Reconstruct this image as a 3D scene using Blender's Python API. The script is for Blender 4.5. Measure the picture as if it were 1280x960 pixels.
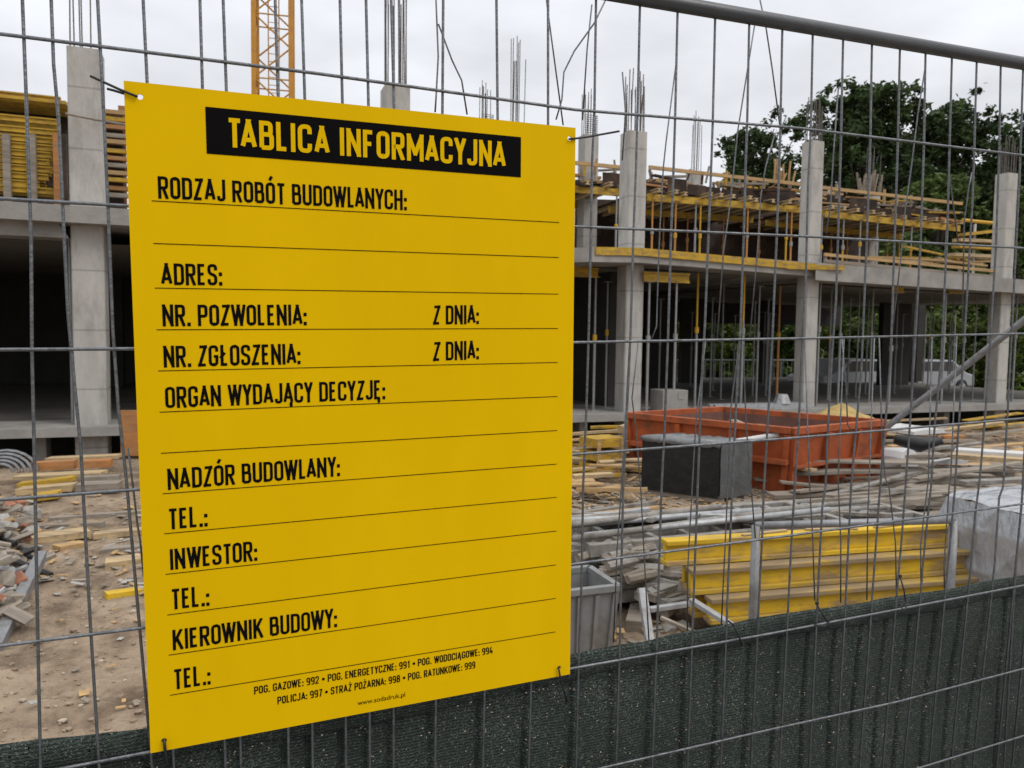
import bpy, bmesh, math, random
from mathutils import Vector as V, Matrix, noise
R = math.radians
random.seed(7)
rnd = random.uniform
S = bpy.context.scene
for o in list(bpy.data.objects): bpy.data.objects.remove(o)
COL = S.collection

# ------------------------------------------------------------------ camera
FPX = 960.0                                    # focal length in pixels of a 1280 wide frame
EYE = V((0, 0, 1.9))
up = V((0.0137, 0.998, -0.0625)).normalized()  # world up seen from the camera (right, up, forward)
fw = V((0, 0, 1)); Yw = (fw - fw.dot(up) * up).normalized(); Xw = Yw.cross(up) * 1.0
Xw = V((Yw.y*up.z - Yw.z*up.y, Yw.z*up.x - Yw.x*up.z, Yw.x*up.y - Yw.y*up.x))
if Xw.x < 0: Xw = -Xw
C2W = Matrix((Xw, Yw, up))                     # camera coords (right, up, forward) -> world
cam = bpy.data.cameras.new('camera'); camo = bpy.data.objects.new('camera', cam); COL.objects.link(camo)
r_, u_, f_ = C2W @ V((1, 0, 0)), C2W @ V((0, 1, 0)), C2W @ V((0, 0, 1))
camo.matrix_world = Matrix(((r_.x, u_.x, -f_.x, EYE.x), (r_.y, u_.y, -f_.y, EYE.y), (r_.z, u_.z, -f_.z, EYE.z), (0, 0, 0, 1)))
cam.sensor_width = 36; cam.lens = 27; cam.clip_start = 0.05; cam.clip_end = 2000
cam.dof.use_dof = True; cam.dof.focus_distance = 1.30; cam.dof.aperture_fstop = 13
S.camera = camo
S.render.resolution_x, S.render.resolution_y = 1024, 768

# ------------------------------------------------------------------ sky, sun, exposure
SUN_EL, SUN_AZ = R(48), R(118)                 # sun behind the cloud, behind the camera and to the right
w = bpy.data.worlds.new('World'); S.world = w; w.use_nodes = True
nt = w.node_tree; nt.nodes.clear()
def wn(t, **k):
    n = nt.nodes.new(t)
    for a, b in k.items(): setattr(n, a, b)
    return n
out = wn('ShaderNodeOutputWorld'); bg = wn('ShaderNodeBackground'); bg.inputs[1].default_value = 0.1
sky = wn('ShaderNodeTexSky', sky_type='NISHITA', sun_disc=False); sky.sun_elevation = SUN_EL; sky.sun_rotation = SUN_AZ
sky.air_density = 1.0; sky.dust_density = 4.0
tc = wn('ShaderNodeTexCoord'); sep = wn('ShaderNodeSeparateXYZ'); nt.links.new(tc.outputs['Generated'], sep.inputs[0])
ram = wn('ShaderNodeValToRGB'); e = ram.color_ramp.elements      # overcast sky: zenith brighter than the horizon
e[0].position = 0.0; e[0].color = (0.49, 0.495, 0.51, 1); e[1].position = 1.0; e[1].color = (1.25, 1.25, 1.25, 1)
m1 = e.new(0.12); m1.color = (0.55, 0.56, 0.585, 1); m2 = e.new(0.40); m2.color = (0.60, 0.615, 0.645, 1)
nt.links.new(sep.outputs[2], ram.inputs[0])
mp = wn('ShaderNodeMapping'); mp.inputs['Scale'].default_value = (1.6, 1.6, 4.2); nt.links.new(tc.outputs['Generated'], mp.inputs[0])
nz = wn('ShaderNodeTexNoise'); nz.inputs['Scale'].default_value = 2.4; nz.inputs['Detail'].default_value = 5; nz.inputs['Roughness'].default_value = .5
nt.links.new(mp.outputs[0], nz.inputs[0])
mr = wn('ShaderNodeMapRange'); mr.inputs[1].default_value = .3; mr.inputs[2].default_value = .7; mr.inputs[3].default_value = 12.9; mr.inputs[4].default_value = 17.4
nt.links.new(nz.outputs[0], mr.inputs[0])
mul = wn('ShaderNodeVectorMath', operation='SCALE'); nt.links.new(ram.outputs[0], mul.inputs[0]); nt.links.new(mr.outputs[0], mul.inputs['Scale'])
mix = wn('ShaderNodeMix', data_type='RGBA'); mix.inputs[0].default_value = 0.08
nt.links.new(mul.outputs[0], mix.inputs[6]); nt.links.new(sky.outputs[0], mix.inputs[7])
nt.links.new(mix.outputs[2], bg.inputs[0]); nt.links.new(bg.outputs[0], out.inputs[0])
sl = bpy.data.lights.new('sun', 'SUN'); sl.energy = 1.0; sl.angle = R(24); sl.color = (1, .96, .9)
so = bpy.data.objects.new('sun', sl); COL.objects.link(so)
sd = V((math.sin(SUN_AZ) * math.cos(SUN_EL), math.cos(SUN_AZ) * math.cos(SUN_EL), math.sin(SUN_EL)))
so.rotation_euler = sd.to_track_quat('Z', 'Y').to_euler(); so.location = sd * 40
S.view_settings.view_transform = 'Standard'; S.view_settings.look = 'None'
S.view_settings.exposure = 0.06; S.view_settings.gamma = 1; S.view_settings.use_curve_mapping = False
S.render.engine = 'CYCLES'

# ------------------------------------------------------------------ helpers
def ray(px, py): return C2W @ V(((px - 640) / FPX, (480 - py) / FPX, 1.0))
def at_d(px, py, d): return EYE + ray(px, py) * d
def at_z(px, py, z):
    q = ray(px, py); return EYE + q * ((z - EYE.z) / q.z)

def mat(name, col, rough=.8, metal=0.0, var=0.25, scale=6.0, col2=None, fac2=(.5, .7), scale2=3.0, bump=0.0, bscale=40.0, spec=.4, stretch=None, bdist=.02):
    m = bpy.data.materials.new(name); m.use_nodes = True
    n = m.node_tree.nodes; l = m.node_tree.links; b = n['Principled BSDF']
    b.inputs['Roughness'].default_value = rough; b.inputs['Metallic'].default_value = metal
    b.inputs['Specular IOR Level'].default_value = spec
    t = n.new('ShaderNodeTexCoord'); src = t.outputs['Object']
    if stretch:
        mp = n.new('ShaderNodeMapping'); mp.inputs['Scale'].default_value = stretch; l.new(src, mp.inputs[0]); src = mp.outputs[0]
    a = n.new('ShaderNodeTexNoise'); a.inputs['Scale'].default_value = scale; a.inputs['Detail'].default_value = 8; a.inputs['Roughness'].default_value = .65; l.new(src, a.inputs[0])
    r = n.new('ShaderNodeMapRange'); r.inputs[1].default_value = .3; r.inputs[2].default_value = .7; r.inputs[3].default_value = 1 - var; r.inputs[4].default_value = 1 + var; l.new(a.outputs[0], r.inputs[0])
    base = None
    if col2:
        a2 = n.new('ShaderNodeTexNoise'); a2.inputs['Scale'].default_value = scale2; a2.inputs['Detail'].default_value = 7; a2.inputs['Roughness'].default_value = .7; l.new(src, a2.inputs[0])
        r2 = n.new('ShaderNodeMapRange'); r2.inputs[1].default_value = fac2[0]; r2.inputs[2].default_value = fac2[1]; l.new(a2.outputs[0], r2.inputs[0])
        mx = n.new('ShaderNodeMix'); mx.data_type = 'RGBA'; mx.inputs[6].default_value = (*col, 1); mx.inputs[7].default_value = (*col2, 1); l.new(r2.outputs[0], mx.inputs[0]); base = mx.outputs[2]
    s = n.new('ShaderNodeVectorMath'); s.operation = 'SCALE'
    if base: l.new(base, s.inputs[0])
    else: s.inputs[0].default_value = col
    l.new(r.outputs[0], s.inputs['Scale']); l.new(s.outputs[0], b.inputs['Base Color'])
    if bump:
        c = n.new('ShaderNodeTexNoise'); c.inputs['Scale'].default_value = bscale; c.inputs['Detail'].default_value = 6; l.new(src, c.inputs[0])
        bp = n.new('ShaderNodeBump'); bp.inputs['Strength'].default_value = bump; bp.inputs['Distance'].default_value = bdist; l.new(c.outputs[0], bp.inputs['Height']); l.new(bp.outputs[0], b.inputs['Normal'])
    return m

M = {}
M['concrete'] = mat('concrete', (.40, .385, .36), .9, var=.16, scale=2.5, col2=(.25, .235, .215), fac2=(.48, .72), scale2=1.8, bump=.3, bscale=25, stretch=(1.6, 1.6, .55))
_n, _l = M['concrete'].node_tree.nodes, M['concrete'].node_tree.links; _b = _n['Principled BSDF']; _src = _b.inputs['Base Color'].links[0].from_socket     # casting joints every 0.95 m
_t = _n.new('ShaderNodeTexCoord'); _s = _n.new('ShaderNodeSeparateXYZ'); _l.new(_t.outputs['Object'], _s.inputs[0]); _d = _n.new('ShaderNodeMath'); _d.operation = 'PINGPONG'; _d.inputs[1].default_value = .475; _l.new(_s.outputs[2], _d.inputs[0])
_k = _n.new('ShaderNodeMapRange'); _k.inputs[1].default_value = .004; _k.inputs[2].default_value = .022; _k.inputs[3].default_value = .68; _k.inputs[4].default_value = 1; _l.new(_d.outputs[0], _k.inputs[0])
_v = _n.new('ShaderNodeVectorMath'); _v.operation = 'SCALE'; _l.new(_src, _v.inputs[0]); _l.new(_k.outputs[0], _v.inputs['Scale']); _l.new(_v.outputs[0], _b.inputs['Base Color'])
M['slab_concrete'] = mat('slab_concrete', (.27, .258, .24), .9, var=.2, scale=2.2, col2=(.2, .19, .175), fac2=(.5, .75), scale2=1.6, bump=.25, bscale=20)
M['shade_concrete'] = mat('shade_concrete', (.035, .033, .03), .95, var=.3, scale=1.2)  # concrete with the darkness of the unlit interior put into its colour
M['shade_floor'] = mat('shade_floor', (.11, .10, .088), .95, var=.3, scale=1.2)  # floor concrete darkened in colour to stand for interior shade
M['soffit'] = mat('soffit', (.16, .145, .125), .95, var=.2, scale=.8)  # ceiling colour lowered to carry the shade of the interior
M['yellow_form'] = mat('yellow_formwork', (.44, .27, .022), .75, var=.25, scale=3, col2=(.20, .13, .06), fac2=(.46, .66), scale2=4.5, bump=.2, bscale=30, stretch=(1, 3, 3))
M['yellow_beam'] = mat('yellow_beam_paint', (.57, .365, .016), .7, var=.2, scale=5, col2=(.27, .185, .09), fac2=(.49, .64), scale2=3.2, bump=.15, bscale=40, stretch=(.5, 2, 2))
M['flange'] = mat('dirty_flange', (.26, .19, .11), .85, var=.25, scale=6, col2=(.42, .27, .03), fac2=(.45, .6), scale2=5, stretch=(.4, 2, 2))
M['tan_wood'] = mat('tan_timber', (.42, .27, .12), .85, var=.25, scale=5, col2=(.30, .20, .11), fac2=(.45, .65), scale2=3, bump=.3, bscale=30, stretch=(.4, 4, 4))
M['pale_wood'] = mat('pale_timber', (.45, .33, .18), .88, var=.28, scale=5, col2=(.28, .21, .135), fac2=(.45, .65), scale2=3, bump=.3, bscale=30, stretch=(.4, 4, 4))
M['orange_wood'] = mat('orange_plywood', (.38, .165, .055), .85, var=.3, scale=4, col2=(.27, .17, .09), fac2=(.45, .65), scale2=3, bump=.2, stretch=(.5, 3, 3))
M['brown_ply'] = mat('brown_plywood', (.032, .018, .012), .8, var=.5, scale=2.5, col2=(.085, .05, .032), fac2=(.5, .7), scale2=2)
M['grey_wood'] = mat('weathered_wood', (.21, .175, .14), .9, var=.25, scale=5, col2=(.29, .255, .21), fac2=(.45, .65), scale2=2, bump=.3, bscale=30, stretch=(.4, 4, 4))
M['galv'] = mat('galvanised_steel', (.15, .157, .167), .42, metal=.85, var=.35, scale=60, spec=.5, bump=.2, bscale=200)
M['galv_tube'] = mat('tube_steel', (.075, .078, .082), .42, metal=.7, var=.12, scale=14, spec=.5, bump=.04, bscale=120)
M['galv_mid'] = mat('dull_galvanised_steel', (.23, .235, .245), .5, metal=.4, var=.2, scale=20, col2=(.15, .145, .135), fac2=(.5, .7), scale2=8)
M['galv_pale'] = mat('pale_galvanised_steel', (.36, .37, .38), .5, metal=.35, var=.2, scale=20, col2=(.22, .2, .18), fac2=(.5, .7), scale2=8)
M['alu'] = mat('dusty_aluminium', (.25, .235, .215), .65, metal=.15, var=.3, scale=8, col2=(.14, .115, .09), fac2=(.45, .65), scale2=5, bump=.2)
M['rebar'] = mat('steel_bars', (.13, .115, .105), .8, metal=.3, var=.3, scale=12)
M['prop_grey'] = mat('prop_galvanised', (.27, .275, .27), .6, metal=.3, var=.2, scale=8)
M['prop_yellow'] = mat('prop_yellow', (.50, .29, .02), .6, var=.15, scale=8)
M['prop_orange'] = mat('prop_orange', (.46, .21, .06), .6, var=.15, scale=8)
M['orange'] = mat('skip_paint', (.33, .072, .018), .7, var=.25, scale=3.5, col2=(.11, .048, .028), fac2=(.50, .66), scale2=2.6, bump=.15, bscale=12)
M['rust_in'] = mat('rusty_inside', (.13, .06, .045), .85, var=.3, scale=3)
M['block_grey'] = mat('grey_block', (.03, .03, .031), .85, var=.25, scale=9, bump=.4, bscale=60)
M['black'] = mat('black_plastic', (.012, .012, .013), .45, var=.1)
M['white'] = mat('white_sheet', (.56, .56, .56), .6, var=.08, scale=3, col2=(.40, .38, .35), fac2=(.5, .75), scale2=3)
M['crane'] = mat('crane_paint', (.46, .215, .025), .6, var=.15, scale=2, col2=(.26, .13, .04), fac2=(.55, .75), scale2=1.5)
M['brick'] = mat('brick_red', (.30, .13, .08), .9, var=.3, scale=8, bump=.3)
M['rubble'] = mat('rubble_grey', (.30, .285, .26), .95, var=.3, scale=6, bump=.4)
M['bark'] = mat('bark', (.06, .048, .036), .95, var=.3, scale=4)
M['plastic_grey'] = mat('grey_tub_plastic', (.20, .205, .205), .55, var=.25, scale=4, col2=(.14, .12, .1), fac2=(.5, .7), scale2=3)

def leafmat(name, c1, c2):
    m = bpy.data.materials.new(name); m.use_nodes = True; n = m.node_tree.nodes; l = m.node_tree.links; b = n['Principled BSDF']
    g = n.new('ShaderNodeNewGeometry'); r = n.new('ShaderNodeValToRGB'); r.color_ramp.elements[0].color = (*c1, 1); r.color_ramp.elements[1].color = (*c2, 1)
    l.new(g.outputs['Random Per Island'], r.inputs[0])
    t = n.new('ShaderNodeTexCoord'); z = n.new('ShaderNodeTexNoise'); z.inputs['Scale'].default_value = .55; z.inputs['Detail'].default_value = 3; l.new(t.outputs['Object'], z.inputs[0])
    k = n.new('ShaderNodeMapRange'); k.inputs[1].default_value = .35; k.inputs[2].default_value = .65; k.inputs[3].default_value = .55; k.inputs[4].default_value = 1.5; l.new(z.outputs[0], k.inputs[0])
    s_ = n.new('ShaderNodeVectorMath'); s_.operation = 'SCALE'; l.new(r.outputs[0], s_.inputs[0]); l.new(k.outputs[0], s_.inputs['Scale']); l.new(s_.outputs[0], b.inputs['Base Color'])
    b.inputs['Roughness'].default_value = .65; b.inputs['Specular IOR Level'].default_value = .3
    tl = n.new('ShaderNodeBsdfTranslucent'); l.new(s_.outputs[0], tl.inputs[0]); ms = n.new('ShaderNodeMixShader'); ms.inputs[0].default_value = .3; l.new(b.outputs[0], ms.inputs[1]); l.new(tl.outputs[0], ms.inputs[2]); l.new(ms.outputs[0], n['Material Output'].inputs[0])
    return m
M['leaf_dark'] = leafmat('leaf_dark', (.022, .042, .014), (.068, .108, .034))
M['leaf_mid'] = leafmat('leaf_mid', (.042, .070, .018), (.11, .16, .04))
M['leaf_bright'] = leafmat('leaf_bright', (.05, .085, .014), (.12, .15, .03))

def flat(name, col, rough=.6, spec=.3):
    m = bpy.data.materials.new(name); m.use_nodes = True; b = m.node_tree.nodes['Principled BSDF']
    b.inputs['Base Color'].default_value = (*col, 1); b.inputs['Roughness'].default_value = rough; b.inputs['Specular IOR Level'].default_value = spec
    return m
M['ink'] = flat('black_print', (.0035, .003, .003), .6, .04)

class MB:
    def __init__(s): s.v = []; s.f = []; s.mi = []
    def add(s, vs, fs, mi=0):
        k = len(s.v); s.v += [tuple(x) for x in vs]; s.f += [tuple(i + k for i in f) for f in fs]; s.mi += [mi] * len(fs)
    def hexa(s, p, mi=0):   # p: 4 bottom (ccw) + 4 top
        s.add(p, [(3, 2, 1, 0), (4, 5, 6, 7), (0, 1, 5, 4), (1, 2, 6, 5), (2, 3, 7, 6), (3, 0, 4, 7)], mi)
    def box(s, a, b, mi=0):
        x0, y0, z0 = a; x1, y1, z1 = b
        s.hexa([(x0, y0, z0), (x1, y0, z0), (x1, y1, z0), (x0, y1, z0), (x0, y0, z1), (x1, y0, z1), (x1, y1, z1), (x0, y1, z1)], mi)
    def bar(s, p, q, w_, h_, upv=V((0, 0, 1)), mi=0):
        p, q = V(p), V(q); d = (q - p).normalized(); x = d.cross(upv)
        if x.length < 1e-4: x = d.cross(V((0, 1, 0)))
        x.normalize(); y = x.cross(d).normalized(); x *= w_ / 2; y *= h_ / 2
        s.hexa([p - x - y, p + x - y, q + x - y, q - x - y, p - x + y, p + x + y, q + x + y, q - x + y], mi)
    def tube(s, pts, r, n=6, mi=0, cap=True):
        pts = [V(p) for p in pts]; k = len(s.v); prev = None
        rs = r if isinstance(r, (list, tuple)) else [r] * len(pts)
        for i, p in enumerate(pts):
            t = (pts[min(i + 1, len(pts) - 1)] - pts[max(i - 1, 0)]).normalized()
            if prev is None:
                x = t.cross(V((0, 0, 1)))
                if x.length < .1: x = t.cross(V((0, 1, 0)))
            else: x = prev - t * prev.dot(t)
            x.normalize(); prev = x; y = t.cross(x)
            for j in range(n):
                a = 2 * math.pi * j / n; s.v.append(tuple(p + (x * math.cos(a) + y * math.sin(a)) * rs[i]))
        for i in range(len(pts) - 1):
            for j in range(n):
                s.f.append((k + i*n + j, k + i*n + (j+1) % n, k + (i+1)*n + (j+1) % n, k + (i+1)*n + j)); s.mi.append(mi)
        if cap:
            s.f.append(tuple(k + j for j in reversed(range(n)))); s.mi.append(mi)
            m_ = k + (len(pts) - 1) * n; s.f.append(tuple(m_ + j for j in range(n))); s.mi.append(mi)
    def build(s, name, ms, parent=None, smooth=False, bevel=0):
        me = bpy.data.meshes.new(name); me.from_pydata(s.v, [], s.f)
        for m in (ms if isinstance(ms, (list, tuple)) else [ms]): me.materials.append(m)
        me.polygons.foreach_set('material_index', s.mi)
        if smooth: me.polygons.foreach_set('use_smooth', [True] * len(s.f))
        me.update(); o = bpy.data.objects.new(name, me); COL.objects.link(o)
        if parent: o.parent = parent
        if bevel:
            bm = o.modifiers.new('bevel', 'BEVEL'); bm.width = bevel; bm.segments = 2; bm.limit_method = 'ANGLE'
        return o
def tag(o, label=None, cat=None, group=None, kind=None):
    if label: o['label'] = label
    if cat: o['category'] = cat
    if group: o['group'] = group
    if kind: o['kind'] = kind
    return o
def empty(name, label, cat, loc=(0, 0, 0), rz=0, group=None):
    o = bpy.data.objects.new(name, None); o.location = loc; o.rotation_euler = (0, 0, rz); o.empty_display_size = .1; COL.objects.link(o)
    return tag(o, label, cat, group)
def kids(o): return [c for c in bpy.data.objects if c.parent == o]
def copy_tree(o, parent=None):
    c = o.copy(); COL.objects.link(c)
    if parent: c.parent = parent
    for k in kids(o): copy_tree(k, c)
    return c

# ------------------------------------------------------------------ frames of the fence/sign and of the building
SC = .98 / .9
Uc = V((.92829, .02972, .37067)).normalized(); Vc = V((.00775, .99626, -.08601)); Vc = (Vc - Uc * Vc.dot(Uc)).normalized()
U, Vv = C2W @ Uc, C2W @ Vc; N = U.cross(Vv).normalized()          # N points back to the camera
if N.dot(f_) > 0: N = -N
O = EYE + C2W @ (V((-.20735, -.05369, 1.18754)) * SC)
FB = .012                                                          # the mesh hangs this far behind the board
def fen(px, py, off=0.0):                                          # pixel -> (a, b) on the fence plane
    q = ray(px, py); c = O - N * off; t = (c - EYE).dot(N) / q.dot(N); p = EYE + q * t - c
    return p.dot(U), p.dot(Vv)
def fpt(a, b, off=0.0): return O + U * a + Vv * b - N * off
MF = Matrix(((U.x, Vv.x, N.x, O.x), (U.y, Vv.y, N.y, O.y), (U.z, Vv.z, N.z, O.z), (0, 0, 0, 1)))

TH = math.atan(.37); FLOOR = .37
B0 = at_z(790, 515, FLOOR); Eb = V((math.cos(TH), math.sin(TH), 0)); Nb = V((-math.sin(TH), math.cos(TH), 0))
def fac(px, py, off=0.0):                                          # pixel -> (s, z) on a plane parallel to the facade
    q = ray(px, py); c = B0 + Nb * off; t = (c - EYE).dot(Nb) / q.dot(Nb); p = EYE + q * t - c
    return p.dot(Eb), p.z + c.z
def bw(s, off, z): return V((B0.x, B0.y, 0)) + Eb * s + Nb * off + V((0, 0, z))
def bloc(p):
    d = V(p) - V((B0.x, B0.y, 0)); return d.dot(Eb), d.dot(Nb)

# ------------------------------------------------------------------ ground
U2 = V((U.x, U.y)).normalized(); N2 = V((-U2.y, U2.x))             # away from the camera
def ground_h(x, y):
    d = (V((x, y)) - V((O.x, O.y))).dot(N2)
    h = 0.0
    if d < 2.0: h = .52 * (1 - max(0, min(1, (d - .35) / 1.65)))
    s, o = bloc((x, y, 0))
    t = max(0, min(1, (o + 2.2) / 1.8)); h -= .24 * t * t * (3 - 2 * t)
    t = max(0, min(1, (o - 9) / 6)); h -= .28 * t
    if d > .5 and o < 30:
        f = min(1, (d - .5) / 1.0)
        h += f * (.07 * noise.noise((x * .55, y * .55, 0)) + .035 * noise.noise((x * 1.7, y * 1.7, 3)) + .036 * noise.noise((x * 3.5, y * 5.5, 7)) - .05 * max(0, .16 - abs(noise.noise((x * 1.1 + 3, y * 1.9, 11)))) * 4 * max(0, noise.noise((x * .8, y * .8, 5)) + .2) + .03 * abs(noise.noise((x * 9, y * 11, 1))) + .010 * noise.noise((x * 19, y * 19, 2)))
    return h
def axis(lo, hi, step, far):
    a = [lo + step * i for i in range(int((hi - lo) / step) + 1)]
    g = step; p = a[-1]
    while p < far: g *= 1.07; p += g; a.append(p)
    g = step; p = a[0]
    while p > -far: g *= 1.07; p -= g; a.insert(0, p)
    return a
xs, ys = axis(-3.6, 3.8, .045, 900), axis(3.0, 8.0, .045, 900)
mb = MB(); mb.v = [(x, y, ground_h(x, y)) for y in ys for x in xs]
nx = len(xs)
mb.f = [(j*nx + i, j*nx + i + 1, (j+1)*nx + i + 1, (j+1)*nx + i) for j in range(len(ys) - 1) for i in range(nx - 1)]; mb.mi = [0] * len(mb.f)
M['sand'] = mat('sandy_soil', (.285, .218, .155), .95, var=.3, scale=3.5, col2=(.135, .096, .066), fac2=(.45, .66), scale2=2.2, bump=1.0, bscale=13, spec=.15, bdist=.06)
_n, _l = M['sand'].node_tree.nodes, M['sand'].node_tree.links; _b = _n['Principled BSDF']; _src = _b.inputs['Base Color'].links[0].from_socket
_t = _n.new('ShaderNodeTexCoord'); _s = _n.new('ShaderNodeSeparateXYZ'); _l.new(_t.outputs['Object'], _s.inputs[0]); _r = _n.new('ShaderNodeMapRange'); _r.inputs[1].default_value = 30; _r.inputs[2].default_value = 33; _l.new(_s.outputs[1], _r.inputs[0])
_m = _n.new('ShaderNodeMix'); _m.data_type = 'RGBA'; _m.inputs[7].default_value = (.06, .085, .025, 1); _l.new(_r.outputs[0], _m.inputs[0]); _l.new(_src, _m.inputs[6]); _l.new(_m.outputs[2], _b.inputs['Base Color'])
tag(mb.build('ground', M['sand'], smooth=True), kind='structure')
mb = MB(); P0 = [O.xy + U2 * a + N2 * d for a, d in ((-6, .3), (-6, -4), (8, -4), (8, .3))]
mb.add([(p.x, p.y, .545) for p in P0], [(0, 1, 2, 3)])
tag(mb.build('pavement', mat('paving', (.25, .245, .235), .9, var=.15, scale=5, bump=.2)), kind='structure')
mb = MB()
ICO = [(0, 0, -1), (.72, -.53, -.45), (-.28, -.85, -.45), (-.89, 0, -.45), (-.28, .85, -.45), (.72, .53, -.45), (.28, -.85, .45), (-.72, -.53, .45), (-.72, .53, .45), (.28, .85, .45), (.89, 0, .45), (0, 0, 1)]
ICF = [(0, 1, 2), (1, 0, 5), (0, 2, 3), (0, 3, 4), (0, 4, 5), (1, 5, 10), (2, 1, 6), (3, 2, 7), (4, 3, 8), (5, 4, 9), (1, 10, 6), (2, 6, 7), (3, 7, 8), (4, 8, 9), (5, 9, 10), (6, 10, 11), (7, 6, 11), (8, 7, 11), (9, 8, 11), (10, 9, 11)]
def stone(mb, p, r, sq=.7, mi=0):
    a = rnd(0, 6.28); c, s_ = math.cos(a), math.sin(a)
    vs = []
    for x, y, z in ICO:
        k = rnd(.7, 1.15); x, y, z = x * r * k * 1.25, y * r * k, z * r * k * sq
        vs.append((p[0] + x * c - y * s_, p[1] + x * s_ + y * c, p[2] + z))
    mb.add(vs, ICF, mi)
for i in range(6500):
    y = 3.0 + 9 * random.random() ** 1.5; x = y * rnd(-.75, .75) + .2
    r = random.choice((.005, .006, .008, .008, .011, .011, .015, .02)) * rnd(.7, 1.2)
    stone(mb, (x, y, ground_h(x, y) + r * .2), r, .6, 0 if random.random() < .85 else 1)
tag(mb.build('gravel', [mat('sandstone_pebble', (.25, .19, .135), .95, var=.3, scale=3), mat('pale_pebble', (.36, .31, .25), .9, var=.3, scale=3)]), 'small stones and crumbs scattered over the sandy site ground', 'gravel', kind='stuff')

# ------------------------------------------------------------------ concrete building
bld = empty('concrete_building', 'unfinished grey concrete frame building with bare columns and open floors', 'building', (B0.x, B0.y, 0), TH)
CW = .47
cols = [(111, 60, 300), (496, 107, None), (793, 163, None), (1015, 175, None), (1257, 215, None)]   # centre pixel at mid height, top pixel
def column(s, off, z0, z1, w_=CW, name='column', m='concrete', d_=None):
    d_ = d_ or w_; b = MB()
    # slightly chamfered square shaft with a faint casting joint
    c = .02; x0, x1, y0, y1 = s - w_/2, s + w_/2, off, off + d_
    ring = [(x0 + c, y0), (x1 - c, y0), (x1, y0 + c), (x1, y1 - c), (x1 - c, y1), (x0 + c, y1), (x0, y1 - c), (x0, y0 + c)]
    n = 8; zs = [z0, z1]
    b.v = [(x, y, z) for z in zs for x, y in ring]
    for j in range(len(zs) - 1):
        for i in range(n): b.f.append((j*n + i, j*n + (i+1) % n, (j+1)*n + (i+1) % n, (j+1)*n + i))
    b.f.append(tuple(range((len(zs) - 1) * n, len(zs) * n))); b.mi = [0] * len(b.f)
    return b.build(name, M[m], bld)
COLS = []
for k, (px, pt, _) in enumerate(cols):
    s, _z = fac(px, 400); _s, zt = fac(px, pt)
    COLS.append((s, zt))
    hh = [1.6, 1.9, 1.15, .95, .85][k]
    CWk = (.47, .46, .41, .345, .36)[k]; c = column(s, 0, -.25, zt, CWk)
    rb = MB()
    spots = [(-.17, .06), (-.06, .05), (.07, .06), (.17, .06), (.17, .22), (.17, .38), (.02, .4), (-.16, .4), (-.17, .2)]
    if k == 0: spots = [(-.19, .06), (-.13, .05), (-.02, .06), (.1, .06), (.18, .3), (-.1, .4)]
    if k: spots = spots + [(-.1, .4), (.1, .38), (-.17, .33), (.17, .12), (.05, .05)]
    for x, y in spots:
        h = hh * rnd(.68, 1.1); q = rnd(-.03, .03)
        x *= CWk / .47; y *= CWk / .47
        rb.tube([(s + x, y, zt - .05), (s + x + q * .4, y, zt + h * .5), (s + x + q, y + rnd(-.02, .02), zt + h)], .011, 5)
    rb.build('starter_bar', M['rebar'], c)['kind'] = 'stuff' if False else 'part'
for o in bpy.data.objects:
    if 'kind' in o and o['kind'] == 'part': del o['kind']
s115, s790, s1010, s1255 = COLS[0][0], COLS[2][0], COLS[3][0], COLS[4][0]
# second and third row columns (interior shade put into their colour), back wall on the left
def dcol(px, off, z1=3.4, w_=.45): s, _ = fac(px, 450, off); column(s, off, FLOOR + .005, z1, w_, 'column', 'shade_concrete')
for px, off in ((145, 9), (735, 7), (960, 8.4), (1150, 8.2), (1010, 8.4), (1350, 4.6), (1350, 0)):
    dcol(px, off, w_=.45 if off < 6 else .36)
def slab(name, pts, z_top, z_bot, m='slab_concrete', parent=bld):    # pts: plan polygon (s, off), tops/bottoms may be lists
    n = len(pts); zt = z_top if isinstance(z_top, list) else [z_top] * n; zb = z_bot if isinstance(z_bot, list) else [z_bot] * n
    b = MB(); b.add([(p[0], p[1], z) for p, z in zip(pts, zb)] + [(p[0], p[1], z) for p, z in zip(pts, zt)],
        [tuple(reversed(range(n))), tuple(range(n, 2*n))] + [(i, (i+1) % n, n + (i+1) % n, n + i) for i in range(n)])
    return b.build(name, M[m], parent)
DEP = 11.5
# ground floor slab on stub piers
slab('floor_slab', [(-22, -.35), (16, -.35), (16, DEP), (-22, DEP)], FLOOR, FLOOR - .14)
b = MB(); b.add([(-22, .9, FLOOR + .004), (16, .9, FLOOR + .004), (16, DEP - .02, FLOOR + .004), (-22, DEP - .02, FLOOR + .004)], [(0, 1, 2, 3)]); b.build('floor_shade_sheet', M['shade_floor'], bld)  # thin sheet added over the slab, its dark colour stands for shade
b = MB(); b.add([(-22, .5, 3.33), (-22, DEP - .3, 3.33), (3.9, DEP - .3, 3.33), (3.9, .5, 3.33)], [(0, 1, 2, 3)])
b.add([(4.7, .5, 3.19), (4.7, DEP - .3, 3.28), (15.6, DEP - .3, 3.28), (15.6, .5, 3.08)], [(0, 1, 2, 3)]); b.build('soffit', M['soffit'], bld)
for px in (-30, 50, 116, 250, 400, 728, 1000, 1180):
    s, _ = fac(px, 545, .15); b = MB(); b.box((s - .09, .1, -.6), (s + .09, .5, FLOOR - .143)); b.build('pier', M['slab_concrete'], bld)
b = MB(); b.box((-18, 1.3, -.8), (16, 1.45, FLOOR - .143)); b.build('foundation_wall', M['shade_concrete'], bld)
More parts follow.
